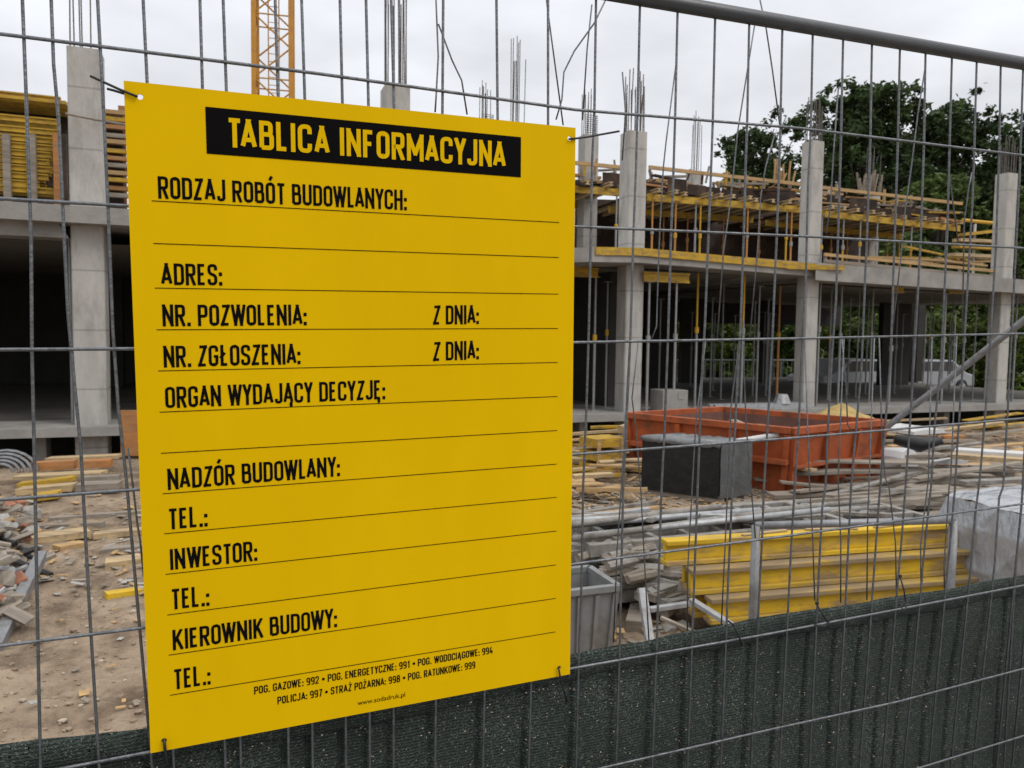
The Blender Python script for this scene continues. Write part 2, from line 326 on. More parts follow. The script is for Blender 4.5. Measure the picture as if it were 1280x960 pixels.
# upper slab: mid part with an angled balcony edge, right part, left part with a beam
E0 = -.30
m0, m1, m2 = fac(741, 309, -.9), fac(800, 311, -.45), fac(1035, 331, -.1)
zmid = (fac(800, 311, -.45)[1] + fac(1000, 327, -.2)[1]) / 2
r0, r1 = fac(1020, 328, E0), fac(1285, 350, E0)
rb0, rb1 = fac(1018, 350, E0), fac(1285, 367, E0)
print('SLAB z mid', m0, m1, m2, 'right', r0, r1, rb0, rb1)
sl_ = s115 + CW/2 + 1.2
l0, l0b, l1 = fac(0, 251, E0), fac(0, 273, E0), fac(150, 263, E0)
print('left slab', l0, l0b, l1, 'cols', COLS)
ZT = 3.62
zl = l0[1]
slab('upper_slab', [(-22, E0), (m0[0] - .9, E0), (m0[0] - .9, DEP), (-22, DEP)], [zl, zl, ZT, ZT], [zl - .26, zl - .26, ZT - .26, ZT - .26])
slab('upper_slab', [(m0[0] - .897, E0 - .003), m0[:1] + (-.9,), m1[:1] + (-.45,), (r0[0] + .3, -.12), (r0[0] + .3, DEP), (m0[0] - .897, DEP)],
     [m0[1] - .02, m0[1], m1[1], fac(1025, 329, -.12)[1], ZT, ZT], [m0[1] - .28, m0[1] - .27, m1[1] - .27, fac(1025, 329, -.12)[1] - .30, ZT - .27, ZT - .27])
slab('upper_slab', [(r0[0], E0), (r1[0], E0), (r1[0] + 4, E0), (r1[0] + 4, DEP), (r0[0] + .303, DEP), (r0[0] + .303, E0 + .2)],
     [r0[1], r1[1], r1[1] - .1, ZT, ZT, r0[1]], [rb0[1], rb1[1], rb1[1] - .1, ZT - .3, ZT - .3, rb0[1]])
# yellow formwork strip left on the balcony edge
ye = empty('edge_formwork', 'long yellow edge formwork strip left along the balcony slab', 'formwork', (B0.x, B0.y, 0), TH)
b = MB(); z0 = m0[1]
def strip(p, q, za, zb_, h=.15, t=.04):
    p, q = V((p[0], p[1], 0)), V((q[0], q[1], 0)); d = (q - p).normalized(); n = V((d.y, -d.x, 0)) * t
    b.hexa([p + V((0, 0, za - h)), q + V((0, 0, zb_ - h)), q - n * -1 + V((0, 0, zb_ - h)), p + n + V((0, 0, za - h)), p + V((0, 0, za)), q + V((0, 0, zb_)), q + n + V((0, 0, zb_)), p + n + V((0, 0, za))])
q3 = fac(1030, 331, -.125)
strip((m0[0] + .05, -.865), (m1[0], -.455), z0 + .01, m1[1] + .015)
strip((m1[0], -.455), (q3[0], -.125), m1[1] + .015, q3[1] + .0)
b.build('edge_board', M['yellow_form'], ye)
b = MB(); strip((q3[0] - 1.1, -.19), (q3[0] + .35, -.33), q3[1] - .05, q3[1] - .02, .1, .05); b.build('end_board', M['yellow_form'], ye)
# beam and bracket under the left slab
b = MB(); zb1 = fac(100, 298, -.1)[1]
b.hexa([(s115 - .25, -.06, zb1), (-12, -.06, zb1), (-12, .5, zb1), (s115 - .25, .5, zb1), (s115 - .38, -.06, zl - .263), (-12, -.06, zl - .263), (-12, .5, zl - .263), (s115 - .38, .5, zl - .263)])
b.build('beam', M['slab_concrete'], bld)
# rear walls and lintel, cross walls and panels added to darken the inside
def iwall(px0, px1, off, z1=3.31, th=.2, nm='shade_wall'):
    a, c = fac(px0, 450, off)[0], fac(px1, 450, off)[0]; b = MB(); b.box((a, off, FLOOR + .006), (c, off + th, z1)); b.build(nm, M['shade_concrete'], bld)
sA = fac(600, 450, DEP - .5)[0]
b = MB(); b.box((-22, DEP - .5, FLOOR + .006), (sA, DEP - .28, 3.42)); b.build('shade_wall', M['shade_concrete'], bld)
b = MB(); b.box((-22.2, .4, FLOOR + .006), (-22, DEP - .3, 3.31)); b.build('shade_wall', M['shade_concrete'], bld)
b = MB(); b.box((sA - .2, 1.2, FLOOR + .006), (sA, DEP - .51, 3.31)); b.build('shade_wall', M['shade_concrete'], bld)
b = MB(); b.box((sA + .01, DEP - .25, 2.5), (16, DEP - .05, 3.31)); b.build('rear_lintel', M['shade_concrete'], bld)
for px0, px1, off in ((606, 737, 9.6), (756, 770, 7.5), (806, 846, 7.0), (852, 879, 8.8), (1102, 1137, 6.5)): iwall(px0, px1, off)  # dark panels added where the ground floor falls into shade
# upper back columns with starters seen above the formwork
for px, pt, off, hh in ((740, 168, 6, 1.3), (873, 214, 9, 2.1), (648, 160, 7, 2.6), (610, 165, 9, 1.6), (1095, 245, 7.5, 1.7)):
    s, zt = fac(px, pt, off)
    c = column(s, off, ZT - .3, zt, .44)
    rb = MB()
    for i in range(9):
        x, y = rnd(-.2, .2), rnd(.05, .4); h = hh * rnd(.75, 1.05); q = rnd(-.08, .08) if px == 1095 else rnd(-.03, .03)
        rb.tube([(s + x, off + y, zt - .05), (s + x + q, off + y, zt + h)], .012, 5)
    if px in (610, 740):
        for i in range(10):
            z = zt + .06 * i; rb.tube([(s - .2, off + .05, z), (s + .2, off + .05, z), (s + .2, off + .4, z)], .01, 4)
    rb.build('starter_bar', M['rebar'], c)

# ------------------------------------------------------------------ slab formwork on the upper floor
def deck(label, x0, x1, top0, top1, bm0, bm1, off, joists, right_end=False):
    t = empty('slab_formwork', label, 'formwork', (B0.x, B0.y, 0), TH, 'slab formwork decks on the upper floor')
    a0, z0 = fac(x0, top0, off); a1, z1 = fac(x1, top1, off); _, y0 = fac(x0, bm0, off); _, y1 = fac(x1, bm1, off)
    b = MB(); b.hexa([(a0, off - .05, z0 - .09), (a1, off - .05, z1 - .09), (a1, off + .02, z1 - .09), (a0, off + .02, z0 - .09), (a0, off - .05, z0), (a1, off - .05, z1), (a1, off + .02, z1), (a0, off + .02, z0)]); b.build('edge_board', M['tan_wood'], t)
    b = MB(); n = max(2, int((a1 - a0) / .62))
    for i in range(n):
        u0, u1 = i / n, (i + 1) / n - rnd(.02, .12) / n
        L = lambda p, q, u: p + (q - p) * u
        dz = rnd(-.34, .0); yy = off + .024 + rnd(.003, .3)
        b.hexa([(L(a0, a1, u0), yy, L(y0, y1, u0) + .1), (L(a0, a1, u1), yy, L(y0, y1, u1) + .1), (L(a0, a1, u1), yy + .02, L(y0, y1, u1) + .1), (L(a0, a1, u0), yy + .02, L(y0, y1, u0) + .1),
                (L(a0, a1, u0), yy, L(z0, z1, u0) - .09 + dz), (L(a0, a1, u1), yy, L(z0, z1, u1) - .09 + dz), (L(a0, a1, u1), yy + .02, L(z0, z1, u1) - .09 + dz), (L(a0, a1, u0), yy + .02, L(z0, z1, u0) - .09 + dz)])
    b.build('side_panel', M['brown_ply'], t)
    b = MB(); b.hexa([(a0, off + .17, y0 + .13), (a1, off + .17, y1 + .13), (a1, off + 4.5, y1 + .13), (a0, off + 4.5, y0 + .13), (a0, off + .17, y0 + .16), (a1, off + .17, y1 + .16), (a1, off + 4.5, y1 + .16), (a0, off + 4.5, y0 + .16)]); b.build('deck_panel', M['brown_ply'], t)
    b = MB(); b.hexa([(a0, off, y0 - .16), (a1, off, y1 - .16), (a1, off + .08, y1 - .16), (a0, off + .08, y0 - .16), (a0, off, y0 + .02), (a1, off, y1 + .02), (a1, off + .08, y1 + .02), (a0, off + .08, y0 + .02)]); b.build('main_beam', M['yellow_form'], t)
    b = MB(); o2 = off + 2.2; b.hexa([(a0, o2, y0 - .16), (a1, o2, y1 - .16), (a1, o2 + .08, y1 - .16), (a0, o2 + .08, y0 - .16), (a0, o2, y0 + .02), (a1, o2, y1 + .02), (a1, o2 + .08, y1 + .02), (a0, o2 + .08, y0 + .02)]); b.build('main_beam', M['yellow_form'], t)
    j = None
    for i in range(joists):
        u = (i + .5) / joists; x = a0 + (a1 - a0) * u + rnd(-.1, .1); z = y0 + (y1 - y0) * u + .025
        b = MB(); l = rnd(.1, .35)
        for h0, h1, ww in ((0, .03, .04), (.03, .075, .016), (.075, .1, .04)): b.box((-ww*1.6, -l, h0), (ww*1.6, 4, h1))
        o = b.build('joist', M['pale_wood'], t); o.location = (x, off, z); o.rotation_euler.z = rnd(-.04, .04)
    return a0, a1, y0, y1
deck('formwork deck with yellow main beam, nearest the right edge of the yellow sign', 600, 784, 190, 208, 222, 238, 4.2, 9)
deck('long formwork deck with yellow main beam between the two middle columns', 811, 1004, 207, 229, 243, 259, 4.2, 11)
deck('formwork deck with exposed joists and open right end below the trees', 1022, 1202, 232, 253, 263, 283, 4.2, 11)
# props
def prop(name_label, px, ytop, off, zbase, ms, group, w_=.028):
    s, zt = fac(px, ytop, off)
    t = empty('steel_prop', name_label, 'prop', bw(s, off, zbase), TH, group)
    H = zt - zbase; hm = H * rnd(.5, .62)
    b = MB(); b.tube([(0, 0, .01), (0, 0, hm)], w_, 7); b.build('outer_tube', ms[0], t)
    b = MB(); b.tube([(0, 0, hm - .1), (0, 0, H - .01)], w_ * .8, 7); b.build('inner_tube', ms[1], t)
    b = MB(); b.tube([(0, 0, hm - .06), (0, 0, hm + .07)], w_ * 1.7, 8); b.build('collar', ms[2], t)
    for z in (0, H - .012): b = MB(); b.box((-.07, -.07, z), (.07, .07, z + .012)); b.build('end_plate', ms[0], t)
G_, Y_, O_ = M['prop_grey'], M['prop_yellow'], M['prop_orange']
word = ['first', 'second', 'third', 'fourth', 'fifth', 'sixth', 'seventh', 'eighth', 'ninth', 'tenth', 'eleventh', 'twelfth', 'thirteenth', 'fourteenth', 'fifteenth', 'sixteenth']
gl = [(745, 346, .5, (G_, G_, Y_), 'grey prop with yellowish collar'), (812, 352, -.05, (G_, G_, G_), 'grey prop carrying the left end of the short yellow beam'), (846, 352, -.05, (G_, G_, G_), 'grey prop carrying the right end of the short yellow beam'), (873, 336, .6, (G_, Y_, Y_), 'slim yellow topped prop'), (931, 342, .4, (G_, Y_, G_), 'grey prop with yellow top half'), (976, 345, 1.4, (O_, O_, Y_), 'all orange yellow prop'), (1026, 352, .3, (G_, G_, G_), 'grey prop just right of the lit column'), (1053, 352, .6, (G_, G_, G_), 'plain grey prop'), (1117, 366, .2, (G_, G_, G_), 'grey prop under the small yellow beam end'), (1183, 367, .2, (G_, G_, G_), 'grey prop under the right small yellow beam'), (1208, 368, .5, (G_, G_, G_), 'grey prop left of the last column'), (1272, 370, .4, (G_, G_, G_), 'grey prop right of the last column'), (86, 283, .4, (G_, G_, G_), 'grey prop close to the left column')]
for i, (px, yt, off, ms, lb) in enumerate(gl): prop(lb + ' on the ground floor', px, yt, off, FLOOR, ms, 'steel props on the ground floor')
for i, px in enumerate((760, 783, 905, 950, 1040, 1075, 1092, 1145, 1165, 1222, 1240)): prop('slim grey prop among the front rows of the ground floor', px, 352 + (px - 760) * .03, .9 + .7 * (i % 3), FLOOR, (G_, G_, Y_ if i % 4 == 0 else G_), 'slim props in the front rows of the ground floor', .022)
for off in (3.2, 5.2, 7.2):
    for px in (726, 765, 835, 860, 893, 921, 950, 968, 1047, 1070, 1085, 1128, 1160, 1195):
        if random.random() < .75: prop('thin dark prop in the shade deep inside the ground floor', px + rnd(-9, 9), 395 - (1.4) * 0 + rnd(-6, 0) - (18 if off < 4 else 0), off, FLOOR, (G_, G_, G_), 'props deep inside the ground floor', .025)
ul = [(771, 239, G_, 'grey'), (816, 244, O_, 'orange brown'), (845, 246, O_, 'bright orange'), (870, 248, G_, 'grey'), (876, 249, Y_, 'yellow'), (935, 255, O_, 'orange'), (984, 257, Y_, 'yellow'), (990, 258, O_, 'reddish'), (1028, 264, G_, 'grey'), (1055, 267, Y_, 'yellow'), (1076, 269, G_, 'grey'), (1097, 271, G_, 'pale grey'), (1140, 276, O_, 'orange'), (1183, 280, G_, 'grey')]
for i, (px, yt, m, cn) in enumerate(ul):
    prop(cn + ' prop under the upper formwork deck, ' + word[i] + ' of the row from the sign', px, yt + 5, 4.24, ZT - .02, (m, m if i % 3 else G_, G_ if i % 2 else Y_), 'props under the upper formwork decks')
for i, (px, off) in enumerate(((800, 6.3), (830, 6.4), (860, 6.3), (905, 6.4), (950, 6.5), (1060, 6.4), (1085, 6.4), (1110, 6.4), (1125, 6.5), (1040, 6.5))):
    prop('orange brown prop in the shade behind the front upper row', px, 262 + (px - 800) * .07, off, ZT - .02, (O_, O_, O_), 'back row props under the upper decks')
# dark screens added to make the shade at the back of the upper floor
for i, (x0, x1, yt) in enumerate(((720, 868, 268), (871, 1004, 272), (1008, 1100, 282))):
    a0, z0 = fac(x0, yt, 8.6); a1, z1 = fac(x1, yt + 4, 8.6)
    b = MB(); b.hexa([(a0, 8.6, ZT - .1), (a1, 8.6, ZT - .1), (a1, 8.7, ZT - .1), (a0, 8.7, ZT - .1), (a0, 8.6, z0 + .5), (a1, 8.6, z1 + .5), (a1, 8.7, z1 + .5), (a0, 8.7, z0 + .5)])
    o = b.build('shade_screen', M['brown_ply']); o.location = (B0.x, B0.y, 0); o.rotation_euler.z = TH
    tag(o, 'dark brown screen added for shade behind the upper floor, ' + ('nearest the sign', 'behind the middle deck', 'behind the right column')[i], 'shuttering', 'shade screens on the upper floor')

# short yellow beams under the soffit
def hbeam_mesh(L, h=.2, wf=.08, tf=.04, tw=.03):
    b = MB(); b.box((0, -wf/2, 0), (L, wf/2, tf), 1); b.box((0, -wf/2, h - tf), (L, wf/2, h), 1); b.box((.004, -tw/2, tf), (L - .004, tw/2, h - tf), 0)
    return b
for x0, x1, y, off, lb in ((804, 861, 352, -.08, 'short yellow beam held up by two grey props under the balcony'), (715, 747, 346, .46, 'brownish yellow beam under the slab beside the sign'), (1116, 1129, 366, .2, 'stub of yellow beam under the right slab, left of two'), (1185, 1204, 367, .2, 'stub of yellow beam under the right slab, nearest the last column'), (1030, 1056, 352, .45, 'shaded yellow beam under the slab beside the middle column')):
    a0, z0 = fac(x0, y, off); a1, z1 = fac(x1, y, off)
    o = hbeam_mesh(a1 - a0, .2).build('formwork_beam', [M['yellow_form'], M['yellow_form']]); o.location = bw(a0, off, z0 + .003); o.rotation_euler.z = TH
    tag(o, lb, 'beam', 'short formwork beams under the slab')

# left upper stack of yellow beams and boards
stk_x0, stk_x1 = -70, 68
i = 0
lay = [(122, 14, 80, 'flat'), (150, 10, 78, 'y'), (163, 8, 76, 'y'), (173, 8, 70, 'y'), (182, 8, 66, 'o'), (191, 8, 68, 'y'), (200, 8, 66, 'y'), (209, 8, 64, 'y'), (218, 7, 58, 'y'), (227, 7, 52, 'o'), (236, 7, 70, 'y')]
tier = 0
OFFS = 3.0
zprev = None
for (yt, hpx, xr, kd) in lay:
    a1, zt = fac(xr, yt, OFFS); a0, _ = fac(-60, yt, OFFS)
    for d in range(2):
        b = hbeam_mesh(a1 - a0 + rnd(-.1, .05), .115 if kd != 'flat' else .17, .09, .026, .035)
        o = b.build('formwork_beam', [M['yellow_form'], M['yellow_form']])
        o.location = bw(a0, OFFS + d * .35, zt - (.115 if kd != 'flat' else .17)); o.rotation_euler.z = TH + rnd(-.008, .008)
        tag(o, 'yellow timber beam in the upper left stack, %s layer from the top, %s row' % (word[tier], ('front', 'back')[d]), 'beam', 'yellow beams stacked on the upper left floor')
    tier += 1
# timber posts carrying the stack, boards around it
t = empty('timber_rack', 'dark timber rack holding the yellow beams at the upper left', 'rack', (B0.x, B0.y, 0), TH)
for px, m in ((71, 'orange_wood'), (79, 'brown_ply'), (8, 'grey_wood'), (40, 'grey_wood')):
    a, z = fac(px, 168, OFFS - .1); b = MB(); b.box((a - .06, OFFS - .16, ZT - .02), (a + .06, OFFS - .06, z)); b.build('post', M[m], t)
a0, z0 = fac(-60, 128, OFFS); a1, z1 = fac(84, 139, OFFS)
b = MB(); b.box((a0, OFFS - .12, z1 + .1), (a1, OFFS + .9, z1 + .16)); b.build('top_board', M['yellow_form'], t)
b = MB(); b.box((a0, OFFS + .9, ZT), (a1 + .1, OFFS + 1.0, z1 + .1)); b.build('back_panel', M['brown_ply'], t)
# formwork seen between the left column and the sign
for i, (px, yt, m, lb) in enumerate(((139, 137, 'brown_ply', 'dark formwork panel'), (152, 132, 'orange_wood', 'orange brown upright board'), (147, 150, 'grey_wood', 'grey upright board'))):
    a, z = fac(px, yt, 2 + i * .12); b = MB(); wd = (.36, .12, .1)[i]; b.box((-wd/2, 0, 0), (wd/2, .05, z - ZT)); b.box((-wd/2 - .03, -.03, (z - ZT) * .5), (wd/2 + .03, -.002, (z - ZT) * .5 + .1))
    o = b.build('formwork_board', M[m]); o.location = bw(a, 2 + i * .12, ZT); o.rotation_euler.z = TH
    tag(o, lb + ' standing between the left column and the sign', 'board')
for i in range(12):
    px, py = rnd(137, 156), 140 + 9.5 * i; a, z = fac(px, py, 1.8); b = MB(); L = rnd(.5, .9); b.bar((-L/2, 0, 0), (L/2, 0, 0), .12, .07); o = b.build('stacked_board', M[('tan_wood', 'yellow_form', 'orange_wood', 'grey_wood')[i % 4]]); o.location = bw(a, 1.8 + rnd(0, .08), z); o.rotation_euler.z = TH + rnd(-.05, .05)
    tag(o, 'timber board stacked between left column and sign, %s from the top' % word[i], 'board', 'boards stacked beside the left column')
# wire and rail by the left column
a, z = fac(82, 142, -.15); a2, z2 = fac(158, 148, -.15)
b = MB(); b.tube([bw(a, -.15, z), bw((a + a2)/2, -.16, z - .05), bw(a2 + 2.5, -.15, z2 - .3)], .02, 6)
tag(b.build('scaffold_tube', M['grey_wood']), 'thin brown tube tied across the upper left column', 'tube')

# railing and leftovers on the right slab
t = empty('safety_railing', 'tan timber safety railing along the right upper slab edge', 'railing', (B0.x, B0.y, 0), TH)
for (x0, y0, x1, y1, m) in ((1030, 318, 1245, 339, 'tan_wood'), (1030, 326, 1243, 346, 'grey_wood')):
    p, q = fac(x0, y0, -.1), fac(x1, y1, -.1); b = MB(); b.bar((p[0], -.1, p[1]), (q[0], -.1, q[1]), .035, .07); b.build('rail', M[m], t)
for px in (1032, 1086, 1150, 1200, 1240):
    a, z = fac(px, 316 + (px - 1030) * .1, -.06); b = MB(); b.box((a - .03, -.083, z - 1.0 if False else fac(px, 335 + (px - 1030) * .07, -.06)[1] - .05), (a + .03, -.03, z)); b.build('post', M['grey_wood'], t)
t = empty('access_platform', 'yellow tubular access platform at the open right end of the deck', 'platform', (B0.x, B0.y, 0), TH)
pA, pB = fac(1203, 275, 3.2), fac(1243, 279, 3.2)
b = MB(); b.tube([(pA[0], 3.2, pA[1]), (pB[0], 3.2, pB[1]), (pB[0] + .25, 3.2, pB[1] - .25), (pB[0] + .3, 3.2, pB[1] - .75)], .05, 8); b.build('handrail', M['prop_yellow'], t)
for px in (1219, 1244): a, z = fac(px, 280, 3.2); b = MB(); b.tube([(a, 3.2, ZT - .4), (a, 3.2, z)], .04, 7); b.build('post', M['white'], t)
for k, (x0, y0, x1, y1) in enumerate(((1196, 300, 1252, 303), (1196, 308, 1250, 311), (1190, 318, 1248, 321), (1205, 293, 1240, 289))):
    p, q = fac(x0, y0, 3.0), fac(x1, y1, 3.0); b = MB(); b.bar((p[0], 3.0 + k * .03, p[1]), (q[0], 3 + k * .03, q[1]), .3, .09); b.build('plank', M['yellow_form' if k % 2 else 'pale_wood'], t)
for i in range(26):
    px, py = rnd(1130, 1250), rnd(292, 332); off = rnd(2.2, 5)
    a, z = fac(px, py, off); L = rnd(.8, 2.2)
    b = MB(); b.bar((-L/2, 0, 0), (L/2, 0, 0), .14, .05); o = b.build('loose_board', M[random.choice(('yellow_form', 'tan_wood', 'yellow_form', 'pale_wood'))])
    zz = max(ZT + .03 + .05 * (i % 10), min(z, ZT + .9)); o.location = bw(a, off, zz); o.rotation_euler = (rnd(-.1, .1), rnd(-.06, .06), TH + rnd(-.5, .5))
    tag(o, 'loose yellowish board in the heap on the right upper floor', 'board', 'loose boards heaped on the right upper floor')
for i in range(170):
    px = rnd(724, 1196); u = (px - 811) / 390; yt = 207 + 46 * u if px > 800 else 205; off = rnd(4.3, 6.5)
    if 772 < px < 812: continue
    a, z = fac(px, yt + rnd(8, 30), off); L = rnd(.25, 1.5); b = MB(); kd = i % 3
    if kd == 0: b.bar((0, 0, -.05), (rnd(-.1, .1), 0, rnd(.15, .45)), .07, .05)
    else: b.bar((-L/2, 0, 0), (L/2, 0, rnd(-.08, .08)), rnd(.08, .2), rnd(.03, .08))
    o = b.build('loose_board', M[random.choice(('tan_wood', 'grey_wood', 'brown_ply', 'orange_wood', 'yellow_form', 'grey_wood', 'tan_wood'))]); o.location = bw(a, off, z); o.rotation_euler.z = TH + rnd(-.5, .5)
    tag(o, 'loose board or offcut cluttering the top of the formwork decks', 'board', 'loose boards on the formwork decks')
# bundle on top of the deck
for i, (px, py, off) in enumerate(((985, 226, 4.4), (1094, 240, 4.3))):
    a, z = fac(px, py, off); b = MB()
    for k in range(14): x, y = rnd(-.35, .35), rnd(0, .4); b.bar((x, y, 0), (x + rnd(-.15, .15), y, rnd(.25, .75)), .05, .03)
    o = b.build('timber_bundle', M[('tan_wood', 'grey_wood')[i]]); o.location = bw(a, off, z - .05); o.rotation_euler.z = TH
    tag(o, ('tan timber offcut bundle on the deck left of the lit column', 'grey timber offcut bundle on the right deck')[i], 'timber')
# leftover items on the ground floor
a, z = fac(844, 513, -.2); b = MB(); b.box((-.3, 0, 0), (.3, .5, .45)); b.box((.06, -.012, .26), (.2, -.001, .4)); b.box((-.26, -.01, .03), (-.2, -.001, .42))
o = b.build('concrete_block', M['slab_concrete'], bevel=.02); o.location = bw(a, -.2, FLOOR); o.rotation_euler.z = TH; tag(o, 'pale square concrete block standing at the floor edge', 'block')
p, q = fac(896, 518, -.2), fac(1012, 514, -.2); b = MB()
for k in range(4): b.bar(bw(p[0], -.2 + k * .1, FLOOR + .04 + .05 * (k % 2)), bw(q[0], -.2 + k * .1, FLOOR + .04 + .05 * (k % 2)), .09, .07)
tag(b.build('steel_channel', M['galv_pale']), 'bundle of pale steel channels lying on the floor edge behind the skip', 'channel')
a, z = fac(977, 512, 0); b = MB(); b.tube([(0, 0, 0), (0, 0, .2)], [.2, .12], 10); o = b.build('bucket', M['galv_pale']); o.location = bw(a, 0, FLOOR + .12); tag(o, 'upturned grey bucket on the steel channels', 'bucket')

# ------------------------------------------------------------------ tower crane
cb = at_d(342, 60, 30); cb.z = -.4
t = empty('tower_crane', 'orange yellow lattice mast of a tower crane behind the sign', 'crane', cb, .23)
hw = .68
for sx in (-1, 1):
    for sy in (-1, 1): b = MB(); b.box((sx*hw - .085, sy*hw - .085, 0), (sx*hw + .085, sy*hw + .085, 24)); b.build('mast_leg', M['crane'], t)
b = MB(); nseg = 20; hs = 24 / nseg
for i in range(nseg):
    z = i * hs
    for (p, q) in (((-1, -1), (1, -1)), ((1, -1), (1, 1)), ((1, 1), (-1, 1)), ((-1, 1), (-1, -1))):
        if i % 2: p, q = q, p
        b.tube([(p[0]*hw, p[1]*hw, z), (q[0]*hw, q[1]*hw, z + hs)], .035, 5)
    if i % 2 == 0: 
        for (p, q) in (((-1, -1), (1, -1)), ((-1, 1), (1, 1))): b.tube([(p[0]*hw, p[1]*hw, z), (q[0]*hw, q[1]*hw, z)], .03, 5)
b.build('lattice', M['crane'], t)
b = MB()
for x in (-.2, .2): b.tube([(x, .1, 0), (x, .1, 24)], .025, 5)
for i in range(80): b.tube([(-.2, .1, .3 * i), (.2, .1, .3 * i)], .015, 4)
b.build('ladder', M['crane'], t)
b = MB()
for z in (9.6, 15.6): 
    b.box((-.55, -.1, z), (.1, .55, z + .05)); b.box((-.55, -.13, z + .05), (-.5, .55, z + .25))
b.build('rest_platform', M['rust_in'], t)

# ------------------------------------------------------------------ trees, bushes and cars behind
def tree(name, label, base, blobs, leaf, m, trunk=True, group='trees behind the building', nleaf=2600, r0=.3):
    t = empty(name, label, 'tree' if 'tree' in name else 'bush', base, 0, group)
    b = MB()
    if trunk:
        top = max(c[2] for c, r in blobs)
        b.tube([(0, 0, -.3), (.1, .05, top * .3), (-.05, 0, top * .6), (.05, 0, top * .95)], [r0, r0 * .75, r0 * .5, r0 * .12], 8)
        for c, r in blobs:
            z = min(c[2] * .6, top * .6); b.tube([(0, 0, z), (c[0] * .5, c[1] * .5, z + (c[2] - z) * .6), (c[0] * .95, c[1], c[2])], [r0 * .35, r0 * .2, .03], 5)
    else:
        for i in range(6): b.tube([(rnd(-.2, .2), rnd(-.2, .2), -.2), (rnd(-.8, .8), rnd(-.5, .5), blobs[0][0][2])], [.05, .015], 5)
    b.build('trunk' if trunk else 'stem', M['bark'], t, smooth=True)
    b = MB()
    tot = sum(r ** 2 for c, r in blobs)
    for c, r in blobs:
        n = int(nleaf * r * r / tot)
        nc = max(6, int(n / 36)); 
        for k in range(nc):
            d = V((rnd(-1, 1), rnd(-1, 1), rnd(-.9, 1)))
            if d.length > 1: d.normalize()
            d = d.normalized() * d.length ** .4
            cc = V(c) + V((d.x * r, d.y * r, d.z * r * .85)); cr = r * rnd(.16, .3)
            for q in range(36):
                g = V((random.gauss(0, .5), random.gauss(0, .5), random.gauss(0, .42))) * cr; p = cc + g
                a = V((rnd(-1, 1), rnd(-1, 1), rnd(-.6, .6))).normalized() * leaf * rnd(.6, 1.2); w2 = a.orthogonal().normalized() * leaf * rnd(.3, .6)
                w2.rotate(Matrix.Rotation(rnd(0, 3.1), 3, a))
                b.add([p - a, p + w2, p + a, p - w2], [(0, 1, 2, 3)])
    b.build('crown', m, t)
    return t
def tree_px(label, px, ytop, d, width_px, m, seed, n=3000, lo=.28, name='broadleaf_tree', extra=()):
    random.seed(seed)
    base = at_d(px, 430, d); base.z = -.5; n = int(n * 3.2)
    H = at_d(px, ytop, d).z + .5; Wm = width_px * d / FPX / 2
    bl = []
    for i in range(52):
        u = rnd(0, 1); z = H * (lo * .6 + (1 - lo * .6) * u); ww = Wm * (.95 if u < .6 else max(.15, 1.0 - (u - .6) * 2.1)); r = H * rnd(.06, .105)
        a = rnd(-1, 1); bl.append(((a * max(.1, ww - r * .8), rnd(-.6, .6) * Wm * .7, min(z, H - r)), r))
    bl.append(((0, 0, H - H * .07), H * .075))
    for (dx, y, r) in extra: bl.append((((dx - px) * d / FPX, 0, at_d(px, y, d).z + .5), r))
    return tree(name, label, base, bl, .175, m, nleaf=n)
tree_px('tallest dark green tree right of the lit middle column', 1072, 112, 46, 165, M['leaf_dark'], 3, 12000, .3, extra=((1020, 150, 1.3), (1110, 138, 1.4), (1140, 150, 1.2), (1000, 172, 1.2), (1042, 132, 1.2)))
tree_px('pointed dark tree at the left end of the tree line', 928, 165, 52, 80, M['leaf_dark'], 5, 6000, .3, extra=((905, 190, .9), (960, 165, 1.4), (975, 150, 1.3), (985, 178, 1.5)))
tree_px('dark round tree between the tallest tree and the right column', 1178, 135, 48, 105, M['leaf_dark'], 8, 8000, .3, extra=((1195, 140, 1.2), (1150, 170, 1.5)))
tree_px('dark tree behind the rightmost concrete column', 1262, 158, 47, 115, M['leaf_dark'], 9, 9000, .25, extra=((1240, 175, 1.5), (1225, 168, 1.0)))
tree_px('lighter green tree in the gap under the dark trees', 1165, 222, 40, 190, M['leaf_mid'], 11, 11000, .1)
tree_px('dark tree farther back, right of the lit middle column', 1045, 165, 58, 120, M['leaf_dark'], 21, 8000, .1)
tree_px('dark tree farther back, above the open deck end', 1135, 165, 58, 130, M['leaf_dark'], 22, 9000, .1)
tree_px('dark tree farther back, right of the last column', 1225, 180, 58, 110, M['leaf_dark'], 23, 8000, .1)
tree_px('low dark tree farther back, left of the lit middle column', 965, 195, 58, 120, M['leaf_dark'], 24, 7000, .1)
tree_px('low dark tree farther back, seen between the two middle columns', 885, 330, 55, 130, M['leaf_dark'], 25, 6000, .1)
tree_px('mid green tree at the foot of the rightmost column', 1265, 235, 40, 110, M['leaf_mid'], 12, 6000, .08)
